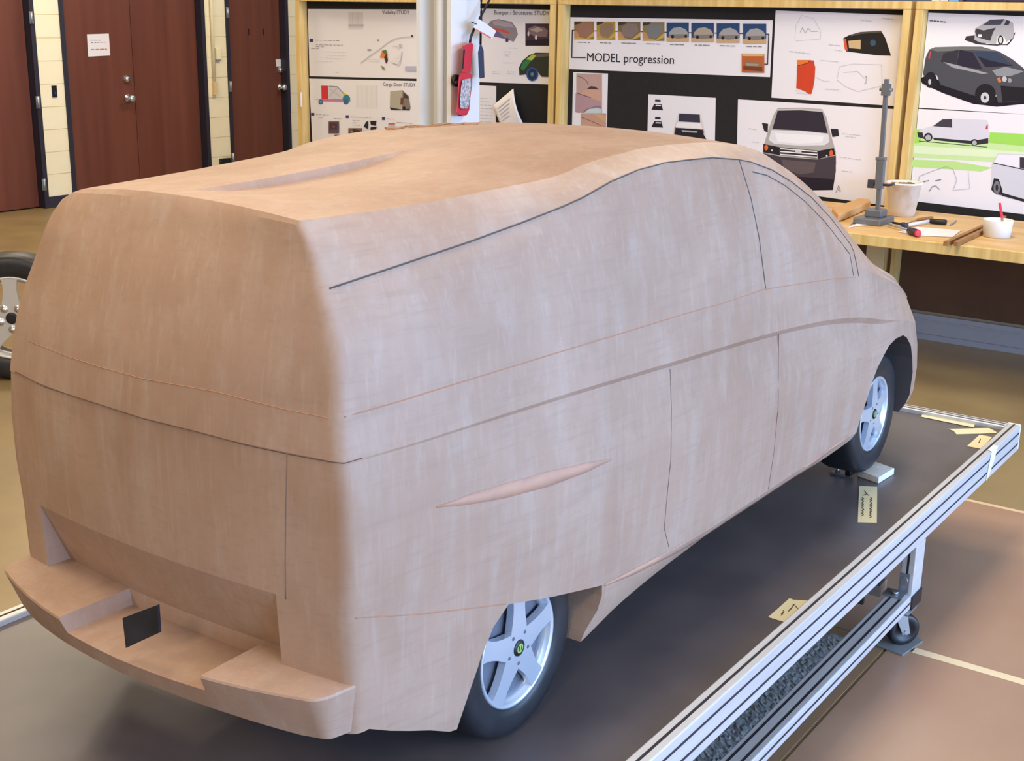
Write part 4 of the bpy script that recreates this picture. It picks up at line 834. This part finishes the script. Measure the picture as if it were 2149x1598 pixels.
L4R = curve([(1.36, 1.392), (1.382, 1.395), (1.522, 1.414), (1.681, 1.433), (1.817, 1.45), (1.932, 1.466), (1.991, 1.476), (2.083, 1.497), (2.176, 1.51), (2.274, 1.516), (2.378, 1.515), (2.476, 1.511), (2.597, 1.497), (2.783, 1.459), (2.901, 1.42), (3.03, 1.37), (3.157, 1.303), (3.301, 1.217), (3.40, 1.158), (3.5, 1.115), (3.716, 1.045), (3.95, .93)], [(1.3, .062), (1.6, .064), (2.0, .07), (2.6, .078), (3.0, .082), (3.2, .075), (3.34, .06), (3.5, .055), (3.75, .08), (3.9, .09)])
L5R = curve([(1.36, 1.494), (1.387, 1.494), (1.518, 1.495), (1.653, 1.498), (1.78, 1.504), (1.88, 1.507), (1.987, 1.512), (2.075, 1.526), (2.201, 1.536), (2.299, 1.541), (2.483, 1.537), (2.701, 1.519), (2.833, 1.493), (2.951, 1.455), (3.077, 1.409), (3.21, 1.346), (3.317, 1.266), (3.408, 1.192), (3.48, 1.144), (3.576, 1.11), (3.741, 1.056), (3.85, 1.005), (3.95, .95)], [(1.36, .112), (1.8, .115), (2.2, .13), (2.6, .135), (3.0, .14), (3.2, .14), (3.4, .105), (3.55, .088), (3.72, .098), (3.9, .11)])
SIDE = 1.0    # the far (left-hand) shoulder of the clay is rounder than the near one
def mid(A, B, t, bulge):
    def f(x):
        a, b = A(x), B(x)
        k = bulge if not isinstance(bulge, tuple) else (bulge[1] if SIDE < 0 else interp(x, [1.35, 3.0, 3.3, 3.6], [bulge[0], bulge[0], bulge[1]*.5, bulge[1]*.6]))
        return (lerp(a[0], b[0], t)-k, lerp(a[1], b[1], t))
    return f
step = pchip([1.3, 1.55, 1.75, 2.2, 2.8, 3.2, 3.4, 3.55, 3.9], [0.0, .003, .008, .013, .015, .017, .014, .0, .0])
def L2b(x): a = L2(x); return (a[0]+step(x), a[1]-0.003-0.85*step(x))
# rows: (side function, rear centre x, rear corner x, corner y at the rear, corner radius)
def make_rows(A4, A5, dx):
    return [(L0, 1.338, 1.360, .035), (mid(L0, L1, .5, .004), 1.330, 1.355, .035), (L1, 1.322, 1.350, .035), (mid(L1, L2, .33, .008), 1.316, 1.348, .035), (mid(L1, L2, .67, .008), 1.314, 1.347, .035),
        (L2b, 1.315, 1.348, .035), (L2, 1.3135, 1.347, .035), (L3, 1.320, 1.354, .035), (mid(L3, A4, .25, .008), 1.329, 1.361-dx*.3, .037), (mid(L3, A4, .55, .010), 1.341, 1.372-dx*.6, .037), (mid(L3, A4, .8, .007), 1.352, 1.383-dx*.9, .034), (A4, 1.363, 1.387-dx, .030),
        (mid(A4, A5, .3, (.003, .016)), 1.374, 1.396-dx*1.4, .026), (mid(A4, A5, .55, (.004, .024)), 1.384, 1.405-dx*1.9, .022), (mid(A4, A5, .78, (.003, .026)), 1.393, 1.414-dx*2.5, .018), (mid(A4, A5, .93, (.001, .014)), 1.399, 1.422-dx*3, .014), (A5, 1.405, 1.430-dx*3.4, .010)]
NR, NA = 10, 10
XS = [1.48+0.045*i for i in range(int((3.80-1.48)/0.045)+1)]
NF = 14
def build_grid():
    grid = []
    for ri, (fn, xc, xk, r) in enumerate(rows):
        row = []
        ykz = fn(xk+r); yk = ykz[0]; z0 = ykz[1]
        crown = 0.0
        for i in range(NR):
            u = i/(NR-1); y = YC+(yk+r-YC)*u
            z = z0
            if gridL is not None: z = lerp(gridL[ri][0].z, z0, u*u)
            elif ri >= len(rows)-4: z += [0.004, .009, .015, .019][ri-(len(rows)-4)]*(1-u*u)
            row.append(Vector((lerp(xc, xk, u*u), y, z)))
        a = row[-1].copy(); b = Vector((xk+r, fn(xk+r)[0], z0)); c = Vector((xk, yk, z0))
        for i in range(1, NA+1):
            t = i/NA; row.append(a*(1-t)**2+c*2*t*(1-t)+b*t*t)
        first = xk+r
        for x in [first+(XS[0]-first)*0.5]+XS:
            y, z = fn(x); row.append(Vector((x, y, z)))
        e = row[-1].copy(); zn = fn(3.93)[1]
        c1 = Vector((3.93, e.y+0.03, lerp(e.z, zn, .6))); c2 = Vector((4.02, e.y+0.16, zn)); g = Vector((4.06-0.05*abs(zn-.8), YC, zn))
        for i in range(1, NF+1):
            t = i/NF; row.append(e*(1-t)**3+c1*3*t*(1-t)**2+c2*3*t*t*(1-t)+g*t**3)
        grid.append(row)
    return grid
SIDE = -1.0; rows = make_rows(L4, L5, 0.0); gridL = None; gridL = build_grid(); SIDE = 1.0; rows = make_rows(L4R, L5R, 0.014); grid = build_grid()
NCOL = len(grid[0]); NROW = len(grid)
i_side0 = NR+NA-1                      # first side column
i_side1 = NCOL-NF-1                    # last side column
vs = []; fs = []; idx = {}
def vid(p):
    k = (round(p.x, 5), round(p.y, 5), round(p.z, 5))
    if k not in idx: idx[k] = len(vs); vs.append(W(*p))
    return idx[k]
def face(*ps):
    q = []
    for p in ps:
        i = vid(p)
        if i not in q: q.append(i)
    if len(q) > 2: fs.append(q)
mir = lambda p: Vector((p.x, 2*YC-p.y, p.z))
for i in range(NROW-1):
    for j in range(NCOL-1):
        face(grid[i][j], grid[i][j+1], grid[i+1][j+1], grid[i+1][j])
        face(mir(gridL[i+1][j]), mir(gridL[i+1][j+1]), mir(gridL[i][j+1]), mir(gridL[i][j]))
for j in range(NCOL-1):                # underside
    a, b = grid[0][j], grid[0][j+1]; face(b, a, mir(a), mir(b))
# roof, windscreen and bonnet: rear edge columns x stations
zc = pchip([1.421, 1.60, 1.75, 2.03, 2.3, 2.55, 2.8, 2.95, 3.09, 3.25, 3.42, 3.55, 3.72, 3.9, 4.0], [1.502, 1.506, 1.512, 1.529, 1.545, 1.544, 1.524, 1.503, 1.475, 1.40, 1.285, 1.19, 1.10, 1.03, .97])
lift = pchip([1.40, 1.45, 1.52, 1.62, 1.76, 1.9, 2.03, 2.10, 2.2, 2.35, 2.5], [0, .0008, .0075, .0125, .0145, .0105, .0012, .0006, .002, .0005, 0])
def top_half(edge, dip):
    """stations of the roof, windscreen and bonnet surface, each a list from the centre line to the edge"""
    st_edge = [edge[j] for j in range(i_side0, i_side1+1)]
    rear = edge[:i_side0+1]; out = []
    fr = [(YC-p.y)/(YC-rear[-1].y) for p in rear]
    for s, ep in enumerate(st_edge):
        line_ = []
        for k, f in enumerate(fr):
            if s == 0: line_.append(rear[k].copy())
            elif k == len(fr)-1: line_.append(ep.copy())
            else:
                xx = ep.x + (rear[k].x-rear[-1].x)*max(0, 1-s/4.0)
                if ep.x > 2.9: xx += 0.10*min(1, (ep.x-2.9)/.5)*(1-f*f)
                z_ = ep.z+(zc(xx)-ep.z)*(1-f**2.2) - dip*1.15*lift(ep.x)*math.exp(-(f/0.42)**2)
                line_.append(Vector((xx, lerp(YC, ep.y, f), z_)))
        out.append(line_)
    return out
roof_right = top_half(grid[-1], 1.0); roof_left = [[mir(p) for p in l] for l in top_half(gridL[-1], 0.0)]
front_edge = grid[-1][i_side1:]; front_left = [mir(p) for p in gridL[-1][i_side1:]]
for l in roof_left[1:]: l[0].y += 0.006      # the near half dips below the far half along the centre line
for s in range(len(roof_right)-1):
    A, B, la, lb = roof_right[s], roof_right[s+1], roof_left[s], roof_left[s+1]
    face(A[0], la[0], lb[0], B[0])
    for k in range(len(A)-1):
        face(A[k], B[k], B[k+1], A[k+1]); face(la[k+1], lb[k+1], lb[k], la[k])
# close the nose: last station to the front edge
A = roof_right[-1]; lastL = roof_left[-1]
cen = (A[0]+front_edge[-1])/2
ring = list(reversed(A))+lastL+front_left[1:]+list(reversed(front_edge[1:-1]))
cen.z += 0.01
for i in range(len(ring)):
    a, b = ring[i], ring[(i+1) % len(ring)]
    face(a, b, cen)
me = bpy.data.meshes.new('van_body'); me.from_pydata(vs, [], fs); me.update()
bm = bmesh.new(); bm.from_mesh(me); bmesh.ops.remove_doubles(bm, verts=bm.verts, dist=1e-5)
be = [e for e in bm.edges if len(e.link_faces) != 2]
if be: bmesh.ops.holes_fill(bm, edges=be, sides=0)
bmesh.ops.recalc_face_normals(bm, faces=bm.faces)
print('VAN non-manifold edges', len([e for e in bm.edges if len(e.link_faces) != 2]), 'filled', len(be))
bm.to_mesh(me); bm.free()

def boolean_cut(me, cutters):
    o = bpy.data.objects.new('tmp_body', me); COL.objects.link(o); tmp = []
    for c in cutters:
        cm = c.mesh('cut'); fix_normals(cm); co = bpy.data.objects.new('tmp_cut', cm); COL.objects.link(co); tmp.append(co)
        md = o.modifiers.new('cut', 'BOOLEAN'); md.operation = 'DIFFERENCE'; md.solver = 'EXACT'; md.object = co
    dg = bpy.context.evaluated_depsgraph_get(); dg.update()
    out = bpy.data.meshes.new_from_object(o.evaluated_get(dg))
    for t in tmp+[o]: bpy.data.objects.remove(t)
    return out
def arch(poly, y0, y1, mi=0):
    return MB().prism([W(x, y0, z) for x, z in poly], Vector((0, K*(y1-y0), 0)), mi)
rear_arch = [(1.585, .50), (1.585, .585), (1.614, .654), (1.640, .712), (1.672, .757), (1.713, .787), (1.83, .759), (1.996, .725), (2.001, .700), (1.993, .668), (1.965, .632), (1.93, .50)]
front_arch = [(3.262, .50), (3.276, .690), (3.290, .735), (3.308, .775), (3.336, .832), (3.375, .875), (3.42, .903), (3.47, .920), (3.53, .927), (3.60, .922), (3.64, .907), (3.685, .875), (3.714, .83), (3.730, .775), (3.737, .70), (3.735, .50)]
# number plate recess in the tail: flush along its top edge, deepest at its foot
ya, yb2 = 1.392, 2.018
recess = MB(); NP = 16
for i in range(NP+1):
    y = lerp(ya, yb2, i/NP); u = min(1, abs(y-YC)/(YC-1.287)); xs_ = lerp(1.3225, 1.3505, u*u)
    recess.v += [tuple(W(x, y, z)) for x, z in ((1.20, .895), (xs_-.001, .893), (xs_+.054, .765), (xs_+.056, .60), (1.20, .60))]
for i in range(NP):
    for k in range(5): recess.f.append((i*5+k, i*5+5+k, i*5+5+(k+1) % 5, i*5+(k+1) % 5))
recess.f += [(0, 1, 2, 3, 4), tuple(NP*5+k for k in (4, 3, 2, 1, 0))]; recess.m = [0]*len(recess.f); recess.sm = [False]*len(recess.f)
body_me = boolean_cut(me, [arch(rear_arch, 1.0, 1.42), arch(rear_arch, 1.93, 2.4), arch(front_arch, 1.0, 1.42), arch(front_arch, 1.93, 2.4), recess])
body_me.name = 'body'
def shade(me, deg):
    bm = bmesh.new(); bm.from_mesh(me)
    bmesh.ops.dissolve_degenerate(bm, dist=1e-6, edges=bm.edges)
    for f in bm.faces: f.smooth = True
    for e in bm.edges:
        e.smooth = not (len(e.link_faces) == 2 and e.calc_face_angle(0) > math.radians(deg))
    bm.to_mesh(me); bm.free()
shade(body_me, 14.5)
van = thing('clay_van_model', 'large tan clay styling model of a van on wheels', 'model', W(2.6, YC, DK_))
body_me.materials.clear()
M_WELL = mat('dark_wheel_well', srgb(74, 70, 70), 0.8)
def seg_d(px_, pz_, A, B):
    ax_, az_ = A; bx_, bz_ = B; dx, dz = bx_-ax_, bz_-az_; t = max(0, min(1, ((px_-ax_)*dx+(pz_-az_)*dz)/(dx*dx+dz*dz)))
    return math.hypot(px_-ax_-t*dx, pz_-az_-t*dz)
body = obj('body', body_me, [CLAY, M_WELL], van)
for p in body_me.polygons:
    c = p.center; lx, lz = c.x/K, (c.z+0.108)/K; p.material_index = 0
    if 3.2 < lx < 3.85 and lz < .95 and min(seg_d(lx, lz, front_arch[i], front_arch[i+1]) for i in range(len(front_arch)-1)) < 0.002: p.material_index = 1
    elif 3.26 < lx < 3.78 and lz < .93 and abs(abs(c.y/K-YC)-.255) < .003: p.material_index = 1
bmt = bmesh.new(); bmt.from_mesh(body_me); BVH = BVHTree.FromBMesh(bmt); 
def hit(px, py, lift_=0.0):
    """where the sight line of a photograph pixel meets the clay body"""
    loc, nor, i, d = BVH.ray_cast(CAM, pix(px, py).normalized())
    if loc is None: return None
    return loc+nor*lift_
def surf_line(name, pts, r, m, sub=5, n=5, lift_=0.0):
    q = []
    for (a, b) in zip(pts[:-1], pts[1:]):
        for k in range(sub):
            t = k/sub; h = hit(lerp(a[0], b[0], t), lerp(a[1], b[1], t), lift_)
            if h is not None: q.append(h)
    h = hit(*pts[-1], lift_)
    if h is not None: q.append(h)
    out = [q[0]]
    for p in q[1:]:
        if 0.001 < (p-out[-1]).length < 0.35: out.append(p)
    return obj(name, MB().tube(out, r, n), m, body)
M_TAPE = mat('charcoal_tape', srgb(72, 66, 66), 0.7)
M_SCRIBE = mat('fresh_cut_clay', srgb(176, 124, 92), 0.7)
M_SEAM = mat('scribed_dark_seam', srgb(122, 96, 86), 0.8)
surf_line('tape_line', [(691, 606.0), (836, 558), (985, 508), (1097, 467), (1182, 433.6), (1223, 415), (1283, 381), (1339, 357), (1395, 342), (1450, 335), (1496, 331), (1548, 335), (1576, 340.5), (1620, 357), (1661, 382), (1703, 415), (1744, 459), (1785, 514), (1791, 528), (1797, 555), (1802, 580)], 0.0017, M_TAPE)
surf_line('tape_line', [(1579, 361), (1609, 368), (1648, 390), (1689, 423), (1730, 464.5), (1783, 533), (1791, 579)], 0.0014, M_TAPE)
surf_line('tape_line', [(1551, 336), (1576, 418), (1593, 500), (1606.5, 606)], 0.0015, M_TAPE)
surf_line('scribe_line', [(722, 876), (831, 845), (940, 811), (1038, 781), (1188, 735), (1301, 701), (1440, 658), (1510, 639), (1602, 608), (1707, 591), (1758, 584), (1795, 582)], 0.0011, M_SCRIBE)
surf_line('scribe_line', [(745, 1298), (881, 1289.5), (957, 1281), (1062, 1268)], 0.0011, M_SCRIBE)
surf_line('door_seam', [(1634, 702), (1633, 850), (1624, 950), (1612, 1028)], 0.0011, M_SEAM)
surf_line('door_seam', [(1406, 775), (1409, 860), (1408, 960), (1398, 1060), (1394, 1110), (1404, 1150)], 0.0011, M_SEAM)
surf_line('panel_seam', [(603, 956), (600, 1060), (599, 1180), (600, 1258)], 0.0009, M_SEAM)
surf_line('belt_crease', [(32, 780), (93, 812), (180, 840), (299, 878), (415, 907), (520, 935), (603, 953), (690, 969), (722, 973), (760, 962)], 0.0009, mat('belt_crease_shade', srgb(96, 70, 60), 0.8))  # dark line painted as the shade in the crease under the belt band
surf_line('belt_crease', [(60, 716), (146, 750), (208, 770), (299, 795), (450, 822), (600, 860), (690, 878)], 0.0007, M_SCRIBE)
# scooped test patch on the flank
up = [(915, 1064), (980, 1040), (1060, 1015), (1150, 990), (1230, 972), (1283, 963)]
lo = [(915, 1066), (980, 1060), (1060, 1046), (1150, 1022), (1230, 992), (1283, 966)]
mb = MB(); q = []
for (a, b) in zip(up, lo):
    for t in (0, .5, 1): q.append(hit(lerp(a[0], b[0], t), lerp(a[1], b[1], t), 0.0004))
for i in range(len(up)-1):
    for k in range(2): mb.f.append((i*3+k, i*3+3+k, i*3+4+k, i*3+k+1)); mb.m.append(0); mb.sm.append(True)
mb.v = [tuple(p) for p in q]
o = obj('scoop_patch', mb, mat('fresh_clay_patch', srgb(190, 146, 120), 0.7, 0, srgb(176, 136, 114), 20), body)
md = o.modifiers.new('thickness', 'SOLIDIFY'); md.thickness = 0.0005

def ribbon(name, up, lo, m, lift_=0.0004, sub=4):
    mb = MB(); q = []
    for i in range(len(up)-1):
        for k in range(sub+(i == len(up)-2)):
            t = k/sub; a = (lerp(up[i][0], up[i+1][0], t), lerp(up[i][1], up[i+1][1], t)); b = (lerp(lo[i][0], lo[i+1][0], t), lerp(lo[i][1], lo[i+1][1], t))
            pa, pb = hit(*a, lift_), hit(*b, lift_)
            if pa is not None and pb is not None and (pa-pb).length < .08: q.append((pa, pb))
    for pa, pb in q: mb.v += [tuple(pa), tuple(pb)]
    for i in range(len(q)-1): mb.f.append((2*i, 2*i+2, 2*i+3, 2*i+1)); mb.m.append(0); mb.sm.append(True)
    o = obj(name, mb, m, body); md = o.modifiers.new('thickness', 'SOLIDIFY'); md.thickness = 0.0005; return o
ribbon('rocker_chamfer', [(1270, 1226), (1322, 1199), (1400, 1158), (1488, 1109), (1611, 1030), (1707, 965), (1780, 914)], [(1268, 1231), (1326, 1208), (1405, 1169), (1494, 1119), (1617, 1038), (1711, 971), (1782, 917)], _mc['fresh_clay_patch'])
# crumbly unfinished lip on the far roof shoulder
mb = MB()
for k in range(60):
    px_ = random.uniform(815, 1005); py_ = 250.0; h = None
    while h is None and py_ < 300: py_ += 0.8; h = hit(px_, py_)
    h = hit(px_, py_+random.uniform(.2, 4.5))
    if h is None: continue
    z_ = random.uniform(.0015, .004); mb.obox(h, Vector((random.uniform(.005, .014), random.uniform(-.004, .004), 0)), Vector((0, random.uniform(.003, .008), 0)), Vector((random.uniform(-.002, .002), 0, z_)))
o = obj('clay_crumbs', mb, mat('dark_clay_crumbs', srgb(168, 130, 98), 0.9), body); o['kind'] = 'stuff'

# rear bumper: shelf with a step notch in the middle, wrapping into the quarter panels
ZBT, ZBN, ZBB = .765, .733, .678
def bumper_ring(z, inset, low):
    """plan outline of the bumper at one height, centre to right-hand end, then mirrored"""
    half = []
    for i in range(15):
        u = i/14; y = YC-(YC-1.292)*u
        half.append((1.222+0.064*u**2.2+low*(0.022+0.010*u)+inset, y))
    x0, y0 = half[-1]; ys_ = 1.262+low*.012+inset
    e = (1.335, Yb(1.335)-0.0004+low*.012+inset)
    for i in range(1, 8):
        t = i/7; half.append((x0*(1-t)**2+(x0+.004)*2*t*(1-t)+e[0]*t*t, y0*(1-t)**2+(e[1]+.004)*2*t*(1-t)+e[1]*t*t))
    for x in (1.36, 1.39, 1.42, 1.46):
        half.append((x, Yb(x)-0.0004+low*.010+inset+max(0, x-1.36)*.09))
    half.append((1.46, 1.40))
    right = half; left = [(x, 2*YC-y) for x, y in half]
    ring_ = list(reversed(left))+right[1:]
    return [W(x, y, z+(0.020*low*max(0, 1-(abs(y-YC)/.36)**2))) for x, y in ring_]
rings = [bumper_ring(ZBB-.004, .006, 1.0), bumper_ring(ZBB, .0, 1.0), bumper_ring(ZBT-.005, .0, 0.0), bumper_ring(ZBT-.0012, .0015, 0.0), bumper_ring(ZBT, .006, 0.0)]
n_ = len(rings[0]); mb = MB()
for r_ in rings: mb.v += [tuple(p) for p in r_]
for i in range(len(rings)-1):
    for k in range(n_): mb.f.append((i*n_+k, i*n_+(k+1) % n_, (i+1)*n_+(k+1) % n_, (i+1)*n_+k))
mb.f.append(tuple(range(n_))[::-1]); mb.f.append(tuple((len(rings)-1)*n_+k for k in range(n_)))
mb.m = [0]*len(mb.f); mb.sm = [False]*len(mb.f)
bme = mb.mesh('bumper'); fix_normals(bme)
n0, n1_ = 1.470, 1.818
notch = MB().add([W(1.1, n0, ZBN), W(1.395, n0+.004, ZBN), W(1.395, n1_-.004, ZBN), W(1.1, n1_, ZBN), W(1.1, n0-.006, .80), W(1.395, n0-.002, .80), W(1.395, n1_+.008, .80), W(1.1, n1_+.012, .80)],
                 [(0, 3, 2, 1), (4, 5, 6, 7), (0, 1, 5, 4), (1, 2, 6, 5), (2, 3, 7, 6), (3, 0, 4, 7)])
bme = boolean_cut(bme, [notch]); bme.name = 'bumper'; bme.materials.clear(); shade(bme, 24)
bumper = obj('bumper', bme, CLAY, van)
# black plate standing in the notch
P0, P1, P2, P3_ = [at(*p, 0, K*1.232) for p in [(257, 1298), (329, 1271), (333, 1329), (264, 1361)]]
obj('number_plate_mount', MB().prism([P0, P1, P2, P3_], Vector((0.006, 0, 0))), mat('scuffed_black_plate', srgb(30, 30, 36), 0.35, 0.2, srgb(52, 54, 62), 12), van)

# ---- wheels
def make_wheel(parent, c, r, w, axis_dir, rim_m, dark_m, tname='wheel', spin=0.0, badge=True, real=False, ratio=0.655):
    """five spoke wheel, c = centre of the outer face; axis_dir = outward axle direction"""
    z = Vector(axis_dir).normalized(); x = Vector((0, 0, 1)).cross(z).normalized(); y = z.cross(x)
    M = Matrix((( x.x, y.x, z.x, c.x), (x.y, y.y, z.y, c.y), (x.z, y.z, z.z, c.z), (0, 0, 0, 1)))
    rr = r*ratio
    tire = obj(tname, MB().lathe([(rr*.985, -w*.95), (rr, -w), (r*.86, -w*1.02), (r*.97, -w*.96), (r, -w*.82), (r, -w*.22), (r*.975, -w*.09), (r*.93, -w*.01), (r*.85, 0.002*r), (r*.74, -0.004*r), (rr*1.02, -0.02*r), (rr*.985, -0.05*r)], M, 56, close=True), M_RUB, parent)
    mb = MB()
    d = -0.05*r
    mb.lathe([(rr, d-0.02*r), (rr, d+0.03*r), (rr*.965, d+0.035*r), (rr*.925, d+0.012*r), (rr*.90, d-.03*r), (rr*.885, d-.035*r), (rr*.875, d-0.10*r)], M, 56)
    prof = [(.14, 36), (.36, 36), (.40, 31), (.46, 24.5), (.55, 18), (.68, 13.2), (.80, 11.3), (.90, 11), (.965, 11.5)]
    for k in range(5):
        th0 = math.pi/2+spin+k*2*math.pi/5; top = []; bot = []; f_ = []
        for (q, al) in prof:
            for j in range(5):
                th = th0+math.radians(al)*(j-2)/2; hz = d+0.027*r+0.004*r*(1-q)
                top.append(M @ Vector((q*rr*math.cos(th), q*rr*math.sin(th), hz))); bot.append(M @ Vector((q*rr*math.cos(th), q*rr*math.sin(th), hz-0.085*r)))
        m_ = len(top)
        for i in range(len(prof)-1):
            for j in range(4): f_.append((i*5+j, i*5+j+1, i*5+j+6, i*5+j+5))
            if i > 0: f_ += [(i*5, i*5+5, m_+i*5+5, m_+i*5), (i*5+4, m_+i*5+4, m_+i*5+9, i*5+9)]
        mb.add(top+bot, f_)
    rim = obj('rim', mb, rim_m, tire, recalc=False)
    fix_normals(rim.data)
    if not real:
        obj('wheel_backing', MB().lathe([(0, d-0.10*r), (rr*.99, d-0.10*r)], M, 40), dark_m, tire)
    cap = obj('center_cap', MB().lathe([(0, d+0.048*r), (rr*.10, d+0.048*r), (rr*.135, d+0.042*r), (rr*.14, d+0.03*r)], M, 24), M_BLK if badge else dark_m, tire)
    if badge:
        obj('badge_ring', MB().lathe([(rr*.055, d+0.0495*r), (rr*.08, d+0.0495*r)], M, 20).add([M @ Vector(v) for v in ((-.02*rr, -.06*rr, d+.0497*r), (.02*rr, -.06*rr, d+.0497*r), (.03*rr, .06*rr, d+.0497*r), (-.01*rr, .06*rr, d+.0497*r))], [(0, 1, 2, 3)]), flat(150, 176, 96), tire)
    for k in range(5):
        th = math.pi/2+spin+(k+.5)*2*math.pi/5; p = M @ Vector((rr*.27*math.cos(th), rr*.27*math.sin(th), d+0.0305*r))
        R4 = M.to_3x3().to_4x4(); Mk = Matrix.Translation(p) @ R4
        if real: obj('lug_nut', MB().lathe([(0, .012), (.010, .012), (.012, 0), (.02, 0), (.021, -.001)], Mk, 10), M_CHROME, tire)
        else: obj('lug_hole', MB().lathe([(0, .0006), (rr*.032, .0006), (rr*.034, 0)], Mk, 10), dark_m, tire)
    return tire
cR = W(1.780, 1.218, .666); cF = W(3.537, 1.188, .692)
make_wheel(van, cR, K*0.1785, K*0.125, (0, -1, 0), M_RIM, M_RIMD)
make_wheel(van, cF, K*0.179, K*0.12, (0, -1, 0), M_RIM, M_RIMD, spin=math.radians(8), ratio=0.62)
# loose full size wheel standing on the floor
c = at(24, 802, 2, 0.0); hubz = 0.315
ax = (Vector((CAM.x-c.x, CAM.y-c.y, 0)).normalized()+Vector((0, 0, 0.05))).normalized()
ax = Matrix.Rotation(math.radians(-14), 3, 'Z') @ ax
sw_ = thing('wheel_assembly', 'full size alloy wheel with black tyre standing on the floor', 'wheel', (c.x, c.y, 0))
ctr = at(24, 668, 1, c.y); ctr.z = hubz
make_wheel(sw_, ctr, 0.312, 0.2, ax, mat('silver_alloy', srgb(206, 204, 200), 0.35, 0.4), M_BLK, tname='tyre', badge=False, real=True)
